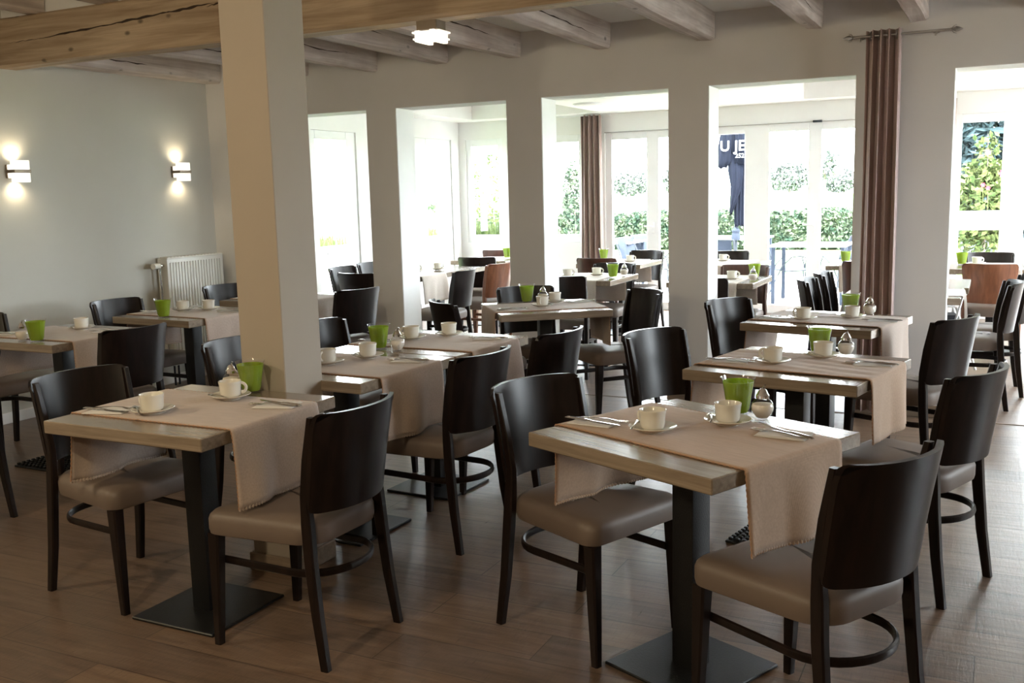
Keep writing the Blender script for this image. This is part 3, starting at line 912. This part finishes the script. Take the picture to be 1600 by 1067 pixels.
def build_green():
    root = empty('green_candle_glass', (0, 0, 0), 0, None, 'candle glass')
    MB().lathe([(0, 0), (.032, 0), (.0355, .004), (.0375, .02), (.0415, .05), (.047, .085), (.0515, .110), (.0550, .120), (.0560, .1215), (.0545, .1225), (.0510, .112), (.0505, .110)], 40).obj('glass_shell', M['glass'], root)
    MB().lathe([(0, .008), (.030, .009), (.0355, .020), (.0400, .05), (.0455, .085), (.0500, .110), (.0475, .110), (.043, .085), (.037, .05), (.031, .02), (0, .014)], 40).obj('green_lining', M['green'], root)
    return Proto(root)
greeng = build_green()
def build_sugar():
    root = empty('sugar_dispenser', (0, 0, 0), 0, None, 'sugar dispenser')
    MB().lathe([(0, 0), (.020, 0), (.023, .003), (.021, .008), (.028, .016), (.034, .028), (.0355, .040), (.033, .052), (.026, .062), (.018, .068), (.0165, .073)], 32).obj('glass_bowl', M['glass'], root)
    MB().lathe([(0, .006), (.018, .007), (.027, .018), (.0325, .029), (.0338, .040), (.031, .050), (.016, .053), (0, .054)], 32).obj('sugar', M['sugar'], root)
    MB().lathe([(.0185, .068), (.0205, .069), (.0208, .078), (.0175, .082), (.0155, .086), (.0125, .093), (.007, .099), (0, .101)], 32).obj('screw_cap', M['chrome'], root)
    MB().tube([(.003, 0, .093), (.004, 0, .104), (.008, 0, .112)], .0042, 10).obj('spout', M['chrome'], root)
    return Proto(root)
sugar = build_sugar()

TN = dict(T1='nearest table on the right', T2='table before the column', T3='near joined table behind the column', T4='far joined table behind the column',
          T5='second table of the right row', T6='third table of the right row', T7='askew table in the middle', T8='table before the radiator', T9='leftmost table')
TZ = .7545
def setting(key, side, cupuv, hang=0.0, cut=None, cut_ang=-10, doc=True, warm=0, spn=150):
    """side -1: guest at -u, +1: guest at +u; cup handle and spoon angles in table frame"""
    a = TD[key][2]; nm = TN[key]
    if key == 'T7': where = 'left' if side > 0 else 'right'
    else: where = 'left' if side < 0 else 'right'
    ang = R(a + (180 if side < 0 else 0))
    if cupuv:
        p = at(key, *cupuv, TZ)
        saucer.put(p, 0, 'white saucer of the %s place, %s' % (where, nm), 'saucers')
        cup.put((p[0], p[1], p[2] + .0078), ang + R(hang), 'white cup of the %s place, %s' % (where, nm), 'coffee cups')
        sa = ang + R(spn)
        q = (p[0] + .050 * cos(sa + 1.57), p[1] + .050 * sin(sa + 1.57), p[2] + .0165)
        spoon.put(q, sa, 'teaspoon on the saucer of the %s place, %s' % (where, nm), 'teaspoons')
    if cut:
        u, w = cut
        c = at(key, u, w, TZ)
        napkin.put(c, ang + R(18), 'folded white napkin of the %s place, %s' % (where, nm), 'napkins')
        ca = ang + R(cut_ang) + pi
        n = Vector((-sin(ca), cos(ca), 0))
        fork.put((c[0] + n.x * .018, c[1] + n.y * .018, c[2] + .0045), ca + R(12), 'fork on the napkin of the %s place, %s' % (where, nm), 'forks')
        knife.put((c[0] - n.x * .016, c[1] - n.y * .016, c[2] + .0045), ca - R(2), 'knife on the napkin of the %s place, %s' % (where, nm), 'knives')
setting('T1', -1, (-.079, -.085), hang=0, cut=(-.285, -.125), cut_ang=12, spn=-60)
setting('T1', 1, (.025, .143), hang=90, cut=(.225, .150), cut_ang=-12, spn=130)
setting('T2', -1, (-.068, -.131), hang=0, cut=(-.245, -.16), cut_ang=5, spn=-35)
setting('T2', 1, (.027, .153), hang=30, cut=(.27, .12), cut_ang=-6, spn=165)
setting('T3', -1, (-.055, -.051), hang=100, cut=None, spn=-35)
setting('T3', 1, (.010, .155), hang=100, cut=(.235, .16), cut_ang=-8, spn=150)
setting('T4', -1, (-.136, .005), hang=20, cut=(-.26, -.12), cut_ang=5, spn=-35)
setting('T4', 1, (-.022, .180), hang=100, cut=(.225, .17), cut_ang=-5, spn=150)
setting('T5', -1, (-.082, -.071), hang=0, cut=(-.255, -.10), cut_ang=8, spn=-35)
setting('T5', 1, (.044, .165), hang=100, cut=(.27, .10), cut_ang=-8, spn=150)
setting('T6', -1, (-.086, -.12), hang=0, cut=(-.26, -.12), cut_ang=8, spn=-35)
setting('T6', 1, (.116, .064), hang=100, cut=(.29, .03), cut_ang=-8, spn=150)
setting('T7', 1, (.024, .054), hang=60, cut=(.235, .13), cut_ang=-5, spn=150)
setting('T7', -1, (-.11, -.15), hang=60, cut=(-.28, -.14), cut_ang=-5, spn=150)
setting('T8', -1, (-.10, .02), hang=0, cut=(-.25, -.10), cut_ang=5, spn=-35)
setting('T8', 1, (.035, .12), hang=120, cut=(.23, .13), cut_ang=-5, spn=150)
setting('T9', -1, None, cut=(-.26, -.12), cut_ang=5)
setting('T9', 1, (-.01, .15), hang=120, cut=(.23, .12), cut_ang=-5, spn=150)
for k, u, w in (('T1', -.05, .292), ('T2', .004, .293), ('T4', -.12, -.29), ('T5', -.015, .282), ('T6', .03, .28), ('T7', .05, -.285), ('T8', .038, -.262), ('T9', .14, -.265)):
    n = TN[k]
    greeng.put(at(k, u, w, .7505), 0, 'lime green candle glass on the %s' % n, 'green candle glasses')
for k, u, w in (('T1', .050, .285), ('T2', -.10, .300), ('T4', .0, -.305), ('T5', .10, .285), ('T6', .142, .27), ('T7', .03, -.10 * 2.7), ('T9', .03, -.27)):
    if k == 'T7': u, w = -.06, -.28
    sugar.put(at(k, u, w, .7505), R(30), 'round glass sugar dispenser with chrome cap, %s' % TN[k], 'sugar dispensers')
t = MB().lathe([(0, .002), (.017, .003), (.02, 0), (.021, .002), (.024, .03), (.025, .045), (.0235, .045), (.022, .03), (.019, .006), (0, .005)], 24).obj('glass_tumbler', M['glass'])
t.location = at('T3', .06, .29, .7505); tag(t, 'small empty clear glass beside the sugar dispenser on the joined tables', 'glass')
# sunroom tableware
def far_cup(x, y, lab, z=.7535, rz=20):
    saucer.put((x, y, z), 0, 'white saucer, %s' % lab, 'saucers')
    cup.put((x, y, z + .0078), R(rz), 'white cup, %s' % lab, 'coffee cups')
far_cup(-3.11, 1.38, 'nearer sunroom table, middle opening')
far_cup(-3.30, 1.18, 'left on the nearer sunroom table, middle opening')
far_cup(-3.36, 2.98, 'farther sunroom table, middle opening')
far_cup(-1.88, 1.20, 'nearer sunroom table, fourth opening')
far_cup(-2.45, 3.20, 'far sunroom table under the parasol')
far_cup(-.13, 3.0, 'sunroom table in the rightmost opening')
far_cup(-5.03, 1.50, 'left on the runner table, second opening')
far_cup(-4.93, 1.75, 'right on the joined table, second opening')
for x, y, lab in ((-2.90, 1.22, 'nearer table of the middle opening'), (-3.75, 3.25, 'far table in front of the rose curtain'), (-1.74, 1.38, 'nearer table of the fourth opening'), (-.25, 2.95, 'table in the rightmost opening'), (-5.0, 3.45, 'far corner table beside the second pillar'), (-1.25, 3.05, 'table left of the big curtain pillar')):
    greeng.put((x, y, .7535), 0, 'pale lime candle glass on the sunroom %s' % lab, 'green candle glasses')
for x, y, lab in ((-2.87, 1.42, 'nearer table of the middle opening'), (-1.69, 1.10, 'nearer table of the fourth opening'), (-5.08, 1.30, 'runner table of the second opening')):
    sugar.put((x, y, .7535), 0, 'glass sugar dispenser on the sunroom %s' % lab, 'sugar dispensers')

# ================================================================== WALL THINGS
# radiator on the left wall
rad = empty('radiator', (XL, -.47, 0), 0, 'white ribbed panel radiator on the left wall behind the tables', 'radiator')
y0, y1 = -.335, .30
b = MB().box((.06, y0, .165), (.125, y1, 1.04), .006, 2)
n = 19
for k in range(n):
    y = y0 + .035 + (y1 - y0 - .07) * k / (n - 1)
    b.box((.120, y - .009, .20), (.134, y + .009, 1.00), .006, 2)
b.obj('panel', M['radiator'], rad)
MB().box((.02, y0, .18), (.06, y0 + .012, 1.03), .003, 1).obj('side_cover', M['radiator'], rad)
MB().box((.02, y1 - .012, .18), (.06, y1, 1.03), .003, 1).obj('side_cover', M['radiator'], rad)
b = MB()
for k in range(16): yy = y0 + .02 + k * .038; b.box((.03, yy, 1.030), (.12, yy + .022, 1.043))
b.box((.025, y0, 1.028), (.13, y1, 1.034), .002, 1); b.obj('top_grille', M['radiator'], rad)
v = MB().tube([(.085, y0, .98), (.085, y0 - .03, .98), (.085, y0 - .055, .98)], .013, 12).tube([(.085, y0 - .045, .985), (.085, y0 - .045, .94)], .010, 10).obj('valve', M['chrome'], rad)
MB().tube([(.09, y0 - .055, .98), (.095, y0 - .085, .98), (.10, y0 - .125, .98)], .023, 16).obj('thermostat_knob', M['china'], v)
MB().tube([(.085, y0 - .045, .95), (.086, y0 - .035, .6), (.088, y0 - .012, .30), (.09, y0 + .01, .19)], .008, 10).obj('pipe', M['chrome'], rad)
for dy in (.03, .075): MB().tube([(.09, y0 + dy, .17), (.09, y0 + dy, .0)], .008, 10).obj('pipe', M['alu'], rad)

# wall lamps
def lamp_light(name, loc, parent, energy, col=(1, .82, .54), direction=None, blend=.9, size=2.6, radius=.03):
    if direction is not None:
        l = bpy.data.lights.new(name, 'SPOT'); l.spot_size = size; l.spot_blend = blend
    else: l = bpy.data.lights.new(name, 'POINT')
    l.energy = energy; l.color = col; l.shadow_soft_size = radius
    o = bpy.data.objects.new(name, l); COL.objects.link(o); o.location = loc; o.parent = parent
    if direction is not None: o.rotation_euler = Vector(direction).to_track_quat('-Z', 'Y').to_euler()
    return o
for y, z, lab in ((-2.035, 1.712, 'glowing glass and steel wall lamp at the left photo edge'), (-.524, 1.722, 'glowing glass and steel wall lamp above the radiator')):
    w = empty('wall_lamp', (XL, y + .02, z), 0, lab, 'wall lamp', 'wall lamps on the left wall')
    MB().box((0, -.058, -.045), (.014, .058, .045), .003, 1).obj('back_plate', M['bronze'], w)
    MB().box((.010, -.066, -.010), (.102, .066, .010), .003, 1).obj('steel_band', M['bronze'], w)
    for s in (-1, 1):
        a, b = sorted((s * .011, s * .046))
        MB().box((.015, -.056, a), (.050, .056, b), .003, 1).obj('glass_block', M['lampglass'], w)
        a, b = sorted((s * .011, s * .074))
        MB().box((.052, -.060, a), (.096, .060, b), .003, 1).obj('glass_block', M['lampglass'], w)
        lamp_light('lamp_bulb', (.042, 0, s * .080), w, 1.9, direction=(-.25, 0, s), size=2.75)
# ceiling lamp on the beam
def ceiling_cube(loc, lab, energy):
    w = empty('beam_lamp', loc, 0, lab, 'lamp', 'glass plate lamps')
    MB().box((-.062, -.05, -.052), (.062, .05, 0), .003, 1).obj('housing', M['bronze'], w)
    MB().box((-.085, -.06, -.066), (.085, .06, -.056), .002, 1).obj('glass_plate', M['lampglass'], w)
    MB().box((-.080, -.06, -.100), (.080, .06, -.090), .002, 1).obj('glass_plate', M['lampglass'], w)
    for s in (-1, 1): MB().box((s * .045 - .014, -.075, -.112), (s * .045 + .014, .075, -.054), .002, 1).obj('glass_bar', M['lampglass'], w)
    lamp_light('lamp_bulb', (0, 0, -.14), w, energy, radius=.05)
    return w
ceiling_cube((-2.735, -1.975, 2.393), 'small glowing lamp of stacked glass plates under the main beam', 2)
for i, (x, y) in enumerate(((-4.3, -5.6), (-2.0, -6.2), (-.2, -7.4))):
    w = ceiling_cube((x, y, 2.26), 'hanging glass plate lamp behind the viewer, %s' % ('over the left aisle', 'above the camera spot', 'farthest to the back right')[i], 47)
    MB().tube([(0, 0, 0), (0, 0, .61)], .006, 8).obj('cord', M['alu'], w)

# big curtain on its pole
def curtain(name, loc, w_top, w_bot, ztop, zbot, folds, depth, mat, label, seed=1):
    rnd = random.Random(seed)
    root = empty(name, loc, 0, label, 'curtain')
    rows = []; nz, nx = 16, folds * 14
    for i in range(nz + 1):
        t = i / nz; z = ztop + (zbot - ztop) * t; w = w_top + (w_bot - w_top) * t; row = []
        for j in range(nx + 1):
            s = j / nx
            x = (s - .5) * w + .006 * sin(2 * pi * folds * 2 * s) + .004 * sin(3 * t + 7 * s)
            y = depth * sin(2 * pi * folds * s + .25 * sin(4 * t)) * (1 - .12 * t) + .008 * sin(5 * t + 9 * s)
            row.append(Vector((x, y, z)))
        rows.append(row)
    o = MB().loft(rows, closed=False).obj('cloth', mat, root, smooth=60)
    md = o.modifiers.new('thickness', 'SOLIDIFY'); md.thickness = .003
    return root
c = curtain('curtain', (-.655, -.105, 0), .20, .215, 2.405, .04, 4, .042, M['curtain'], 'tall brown eyelet curtain gathered on the wall pillar between the openings')
for k in range(4):
    xx = -.075 + .05 * k
    pts = [(xx, .0 + .024 * cos(2 * pi * j / 16), 2.372 + .024 * sin(2 * pi * j / 16)) for j in range(16)]
    MB().tube(pts, .004, 6, closed=True, up=Vector((1, 0, 0))).obj('eyelet', M['rod'], c)
rod = empty('curtain_rod', (-.555, -.105, 2.372), 0, 'nickel curtain pole with leaf finials, above the brown curtain', 'curtain rod')
MB().tube([(-.27, 0, 0), (.27, 0, 0)], .008, 12).obj('pole', M['rod'], rod)
for s in (-1, 1):
    m = MB()
    m.lathe([(0, 0), (.010, .004), (.010, .012), (.005, .016), (.011, .024), (.017, .036), (.012, .052), (.004, .068), (0, .075)], 12)
    for q in (-1, 1): m.tube([(q * .004, 0, .012), (q * .020, 0, .024), (q * .026, 0, .040)], .004, 6, rfun=lambda t: 1.1 - .8 * t)
    o = m.obj('finial', M['rod'], rod); o.location = (s * .265, 0, 0); o.rotation_euler = (0, s * pi / 2, 0)
for xx in (-.235, .19):
    MB().tube([(xx, .104, 0), (xx, .0, 0)], .006, 8).lathe([(0, 0), (.018, 0), (.018, .006), (0, .006)], 12, c=(xx, .09, 0)).tube([(xx, .0, .0), (xx, 0, -.028)], .005, 8).obj('bracket', M['rod'], rod)
# sunroom curtains
curtain('curtain', (-4.555, 4.98, 0), .27, .30, 2.42, .04, 4, .035, M['curtain_p'], 'rose-brown curtain hanging beside the garden door in the sunroom', 3)
curtain('curtain', (-.50, 4.98, 0), .17, .17, 2.36, .04, 3, .03, M['curtain_p'], 'sunroom curtain, narrow strip at the left of the rightmost opening', 4)
o = empty('curtain_rod', (-4.6, 4.98, 2.415), 0, 'thin white curtain pole above the rose-brown sunroom curtain', 'curtain rod')
MB().tube([(-.55, 0, 0), (.30, 0, 0)], .008, 8).obj('pole', M['whitealu'], o)
for xx in (-.5, .25): MB().tube([(xx, .12, 0), (xx, 0, 0)], .006, 6).obj('bracket', M['whitealu'], o)

# metal stand seen at the edge of the rightmost opening
st = empty('folding_stand', (-.245, .02 + 1.9, 0), R(12), 'light metal folding stand at the left edge of the rightmost opening', 'stand')
for s in (-1, 1):
    MB().tube([(-.12, s * .10, .0), (.02, s * .10, .58), (-.14, s * .10, .60)], .010, 8).obj('leg', M['whitealu'], st)
    MB().tube([(.14, s * .085, .0), (-.02, s * .085, .50), (-.14, s * .085, .52)], .010, 8).obj('leg', M['whitealu'], st)
MB().box((-.20, -.12, .60), (.05, .12, .615), .004, 1).obj('shelf', M['whitealu'], st)
MB().box((-.14, -.10, .40), (.0, .10, .44), .004, 1).obj('crossbar', M['alu'], st)

# ================================================================== GARDEN
structure(MB().box((-16, 5.22, -.14), (14, 10.5, -.015)).obj('floor_terrace', M['paving'], smooth=0))
structure(MB().box((-120, 10.5, -.14), (80, 220, -.02)).obj('floor_lawn', M['lawn'], smooth=0))
structure(MB().box((-60, -12, -.14), (-7.2, 10.5, -.03)).obj('floor_garden_left', M['lawn'], smooth=0))
structure(MB().box((4.0, -12, -.14), (40, 5.22, -.03)).obj('floor_garden_right', M['paving'], smooth=0))

def leafy(name, mat, n, fn, size, seed, label, cat, core=None, kind=None, coremat=None, group=None, asp=1.7):
    rnd = random.Random(seed)
    root = empty(name, (0, 0, 0), 0, label, cat, group)
    m = MB().leaves(n, lambda: fn(rnd), size, rnd, asp)
    f = m.obj('foliage', mat, root, smooth=0)
    if core: core(root)
    return root
def hedge_core(a, b, mat):
    def f(root): MB().box(a, b, .05, 2).obj('inner_branches', mat, root)
    return f
def hedge_pt(a, b):
    def f(r):
        x = r.uniform(a[0], b[0])
        if r.random() < .7: return (x, a[1] + r.uniform(-.06, .06), r.uniform(a[2], b[2]) + .05 * sin(x * 3))
        return (x, r.uniform(a[1], b[1]), b[2] + .03 + .04 * sin(x * 3) + r.uniform(-.05, .04))
    return f
ha, hb = (-13.0, 17.6, 0), (1.5, 18.6, .86)
leafy('hedge', M['hedge'], 16000, hedge_pt(ha, hb), .07, 1, 'clipped green garden hedge running across behind the terrace', 'hedge', hedge_core((ha[0], ha[1] + .06, 0), (hb[0], hb[1], .80), M['hedge']))
def blob(c, r, flat=1.0):
    def f(rr):
        d = Vector((rr.gauss(0, 1), rr.gauss(0, 1), rr.gauss(0, 1))).normalized()
        q = rr.uniform(.55, 1.0)
        return (c[0] + d.x * r[0] * q, c[1] + d.y * r[1] * q, max(.02, c[2] + d.z * r[2] * q))
    return f
def trunk(c, h, r, mat=None):
    def f(root): MB().tube([(c[0], c[1], 0), (c[0] + .03, c[1], h * .5), (c[0], c[1], h)], r, 8, rfun=lambda t: 1.2 - .6 * t).obj('trunk', M['bark'], root)
    return f
for i, (x, y, rx, rz, lab) in enumerate(((-59.6, 165, 4.2, 5.2, 'haze-paled distant tree beyond the field, seen in the middle opening'), (-51.0, 166, 3.0, 6.0, 'tall haze-paled distant tree beside the third wall pillar'), (-31.5, 165, 4.2, 6.0, 'haze-paled distant tree beyond the field, in the wide garden door'), (-23.5, 165, 3.2, 4.4, 'lower haze-paled distant tree, left of the big curtain'))):
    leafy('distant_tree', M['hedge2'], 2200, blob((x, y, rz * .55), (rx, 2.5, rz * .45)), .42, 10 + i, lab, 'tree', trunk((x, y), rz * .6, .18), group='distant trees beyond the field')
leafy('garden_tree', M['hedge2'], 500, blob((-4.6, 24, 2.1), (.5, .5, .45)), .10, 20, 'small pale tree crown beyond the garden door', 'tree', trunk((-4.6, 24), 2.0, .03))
# slender plants outside the windows
leafy('climbing_plant', M['vine'], 650, blob((-7.5, 8.0, 1.5), (.42, .3, .75)), .045, 31, 'sparse climbing plant outside the corner window', 'plant', trunk((-7.5, 8.0), 2.0, .015))
leafy('climbing_plant', M['hedge'], 900, blob((-6.05, 8.0, 1.35), (.16, .25, .65)), .05, 32, 'green climbing plant outside the window left of the rose curtain', 'plant', trunk((-6.05, 8.0), 1.8, .015))
leafy('climbing_plant', M['hedge'], 900, blob((-9.0, 8.70, 1.62), (.25, .16, .45)), .05, 33, 'green climber outside the left glazed door, second opening', 'plant', trunk((-9.0, 8.70), 1.7, .015))
def planter(x, y, z, w, d, seed, lab):
    root = empty('planter', (x, y, 0), 0, lab, 'planter')
    MB().box((-w / 2, -d / 2, 0), (w / 2, d / 2, z), .01, 1).obj('box', M['paving'], root)
    rnd = random.Random(seed); m = MB()
    for _ in range(420):
        px, py = rnd.uniform(-w / 2, w / 2) * .92, rnd.uniform(-d / 2, d / 2) * .9
        h = rnd.uniform(.12, .27); a = rnd.uniform(0, 6.28); l = rnd.uniform(.0, .09)
        t = Vector((cos(a), sin(a), 0)); sd = Vector((-sin(a), cos(a), 0)) * .006
        p = Vector((px, py, z)); m.loft([[p - sd, p + sd], [p + t * l * .4 + Vector((0, 0, h * .6)) - sd * .8, p + t * l * .4 + Vector((0, 0, h * .6)) + sd * .8], [p + t * l + Vector((0, 0, h)) - sd * .1, p + t * l + Vector((0, 0, h)) + sd * .1]], closed=False)
    o = m.obj('grass', M['vine'], root, smooth=0); o['kind'] = 'stuff'
planter(-6.45, 5.75, .86, .8, .3, 1, 'box of grassy plants outside the sunroom corner window')
planter(-9.2, 8.6, .72, .9, .7, 2, 'box of grassy plants outside the far left glazed door')
planter(-9.2, 5.6, .72, .8, .8, 3, 'box of grassy plants outside the near left glazed door')
# flower border outside the rightmost opening
leafy('conifer', M['conifer'], 5200, blob((.1, 9.6, 1.9), (1.1, .5, 1.3)), .07, 41, 'blue-green conifer outside the rightmost door', 'tree', trunk((.1, 9.7), 2.6, .06), asp=4.0)
leafy('flowering_bush', M['vine'], 2600, blob((-.15, 8.0, 1.15), (.55, .35, .65)), .06, 42, 'leafy bush outside the rightmost door, before the conifer', 'bush', trunk((-.15, 8.1), 1.0, .02))
leafy('garden_vine', M['vine'], 190, lambda r: (-.13 + r.gauss(0, .07), 7.9 + r.uniform(-.05, .05), r.uniform(1.3, 2.1)), .055, 43, 'yellow-green vine trailing down outside the rightmost door', 'vine', trunk((-.13, 7.9), 2.1, .008))
for i, (x, z, lab) in enumerate(((.06, 1.58, 'bright red flower outside the rightmost door, uppermost'), (-.10, 1.40, 'dull red flower low in the leafy bush'), (-.16, 1.44, 'small red flower left in the leafy bush'))):
    o = empty('flower', (x, 7.6, z), 0, lab, 'flower', 'red flowers')
    m = MB()
    for k in range(6):
        a = 2 * pi * k / 6; d = Vector((cos(a), -.2, sin(a))); s_ = Vector((-sin(a), 0, cos(a)))
        r_ = .05 if i == 0 else .032
        m.loft([[Vector((0, 0, 0)), Vector((0, .001, 0))], [d * r_ * .6 - s_ * r_ * .3, d * r_ * .6 + s_ * r_ * .3], [d * r_ - s_ * r_ * .1, d * r_ + s_ * r_ * .1]], closed=False)
    m.obj('petals', M['red'], o, smooth=0)
    MB().tube([(0, .01, 0), (.01, .06, -.3), (0, .1, -.5)], .003, 5).obj('stem', M['vine'], o)
tag(MB().box((-1.2, 11.2, 0), (3.5, 11.5, 1.05), .01, 1).obj('garden_wall', M['facade']), 'low grey-blue rendered garden wall beyond the rightmost door', 'wall')

# outdoor furniture
def build_sling_chair():
    root = empty('garden_chair', (0, 0, 0), 0, None, 'garden chair')
    def strip(pts, w, th=.006):
        rings = [[Vector((p[0], -w / 2, p[1])), Vector((p[0], w / 2, p[1])), Vector((p[0], w / 2, p[1] + th)), Vector((p[0], -w / 2, p[1] + th))] for p in pts]
        return MB().loft(rings)
    MB().loft([[Vector((x, -.22, z)), Vector((x, .22, z)), Vector((x + .006, .22, z)), Vector((x + .006, -.22, z))] for x, z in ((-.20, .44), (-.24, .60), (-.29, .78), (-.33, .92), (-.345, .94))]).obj('back_sling', M['sling'], root)
    strip([(.24, .44), (.10, .425), (-.10, .425), (-.20, .44)], .44).obj('seat_sling', M['sling'], root)
    for s in (-1, 1):
        y = s * .25
        MB().tube([(-.35, y, .95), (-.28, y, .76), (-.21, y, .46), (-.05, y, .42), (.22, y, .43), (.27, y, .38), (.29, y, 0)], .011, 8).obj('side_frame', M['alu'], root)
        MB().tube([(-.30, y, 0), (-.18, y, .30), (-.10, y, .50), (.02, y + s * .02, .64), (.14, y + s * .03, .655), (.25, y + s * .02, .61), (.28, y, .48), (.28, y, .40)], .010, 8).obj('arm', M['alu'], root)
    MB().tube([(-.35, -.25, .95), (-.355, 0, .955), (-.35, .25, .95)], .011, 8).obj('top_rail', M['alu'], root)
    MB().tube([(-.28, -.25, .05), (-.28, .25, .05)], .008, 6).obj('crossbar', M['alu'], root)
    root.scale = (1, 1, .87)
    return Proto(root)
gch = build_sling_chair()
GG = 'slate mesh garden chairs on the terrace'
for x, y, a, lab in ((-2.55, 7.15, 20, 'garden chair with looped arms behind the glass table, nearer'), (-1.98, 7.40, 165, 'garden chair with looped arms beyond the glass table'),
                     (-1.72, 8.2, 185, 'garden chair with high mesh back, left of the big curtain'), (-1.30, 7.6, 175, 'garden chair cut off by the big curtain pillar'),
                     (-4.45, 6.75, -10, 'garden chair outside the garden door of the middle opening'), (-4.50, 7.6, -12, 'second garden chair outside the garden door, middle opening'),
                     (-3.30, 6.5, 90, 'garden chair with its back to the sunroom, below the parasol'), (-5.75, 7.1, 85, 'dark garden chair outside the window left of the rose curtain')):
    gch.put((x, y, -.015), R(a), lab, GG)
def garden_table(x, y, w, d, lab, rz=0):
    root = empty('garden_table', (x, y, -.015), R(rz), lab, 'garden table')
    MB().box((-w / 2, -d / 2, .735), (w / 2, d / 2, .76), .006, 1).obj('tabletop', M['whitealu'], root)
    for sx in (-1, 1):
        for sy in (-1, 1): MB().box((sx * (w / 2 - .05) - .022, sy * (d / 2 - .05) - .022, 0), (sx * (w / 2 - .05) + .022, sy * (d / 2 - .05) + .022, .735), .004, 1).obj('leg', M['sling'], root)
garden_table(-2.12, 6.55, .95, .8, 'white-topped garden table with grey legs outside the wide garden door')
garden_table(-3.55, 8.35, 1.0, .9, 'garden table under the closed black parasol')
garden_table(-5.15, 7.2, .9, .8, 'garden table outside the window left of the rose curtain')
# parasol
pr = empty('parasol', (-3.335, 7.5, 0), 0, 'closed black parasol with white lettering standing on the terrace', 'parasol')
MB().tube([(0, 0, .05), (0, 0, 2.9)], .022, 12).obj('mast', M['alu'], pr)
MB().box((-.3, -.3, -.015), (.3, .3, .05), .01, 1).obj('base', M['alu'], pr)
MB().lathe([(.024, .74), (.065, .745), (.068, .80), (.05, .84), (.06, .88), (.03, .92)], 16).obj('crank_housing', M['sling'], pr)
def folds(prof, lobes, amp, seg=72, tilt=0, ph=0):
    rings = []
    for r, z, dx in prof:
        rings.append([Vector((dx + r * (1 + amp * abs(sin(lobes * a / 2 + ph)) - amp * .5) * cos(a), r * (1 + amp * abs(sin(lobes * a / 2 + ph)) - amp * .5) * sin(a) * .8, z + .02 * sin(lobes * a))) for a in (2 * pi * k / seg for k in range(seg))])
    return MB().loft(rings)
folds([(.055, .95, .05), (.065, 1.25, .05), (.08, 1.6, .04), (.10, 1.9, .02), (.09, 2.4, 0), (.05, 2.85, 0), (.01, 2.95, 0)], 8, .6).obj('folded_canopy', M['parasol'], pr)
# two hanging valance flaps with their print and loose tails
def flap(pts, name='valance_flap'):
    rows = []
    for z, x0, x1, y in pts:
        rows.append([Vector((x0 + (x1 - x0) * k / 10, y + .03 * sin(3.14 * k / 10) * -1 + .01 * sin(k * 1.7), z + .012 * sin(k))) for k in range(11)])
    o = MB().loft(rows, closed=False).obj(name, M['parasol'], pr)
    md = o.modifiers.new('t', 'SOLIDIFY'); md.thickness = .005
    return o
flap([(2.75, -.06, .02, -.08), (2.3, -.20, -.04, -.10), (2.05, -.24, -.04, -.11), (1.86, -.26, -.05, -.11), (1.76, -.25, -.12, -.10)])
flap([(2.75, -.02, .08, -.08), (2.3, .0, .17, -.10), (2.0, .0, .2, -.12), (1.82, .0, .21, -.11)])
flap([(1.95, -.10, .10, -.07), (1.72, -.10, .12, -.09), (1.50, -.06, .10, -.09), (1.30, -.07, .03, -.08), (1.15, -.08, -.03, -.07), (1.10, -.07, -.05, -.07)], 'loose_tail')
def text(body, size, loc, name='lettering', parent=pr, rot=(pi / 2, 0, 0)):
    cu = bpy.data.curves.new('tmp', 'FONT'); cu.body = body; cu.size = size; cu.extrude = .002; cu.offset = size * .02
    to = bpy.data.objects.new('tmp', cu); COL.objects.link(to)
    dg = bpy.context.evaluated_depsgraph_get()
    me = bpy.data.meshes.new_from_object(to.evaluated_get(dg))
    bpy.data.objects.remove(to)
    me.name = name
    me.materials.clear()
    o = link(name, me, M['lettering'], parent); o.location = loc; o.rotation_euler = rot
    return o
text('U', .20, (-.20, -.155, 2.00))
text('JE', .20, (.01, -.175, 2.00))
text('252', .085, (.02, -.175, 1.90))
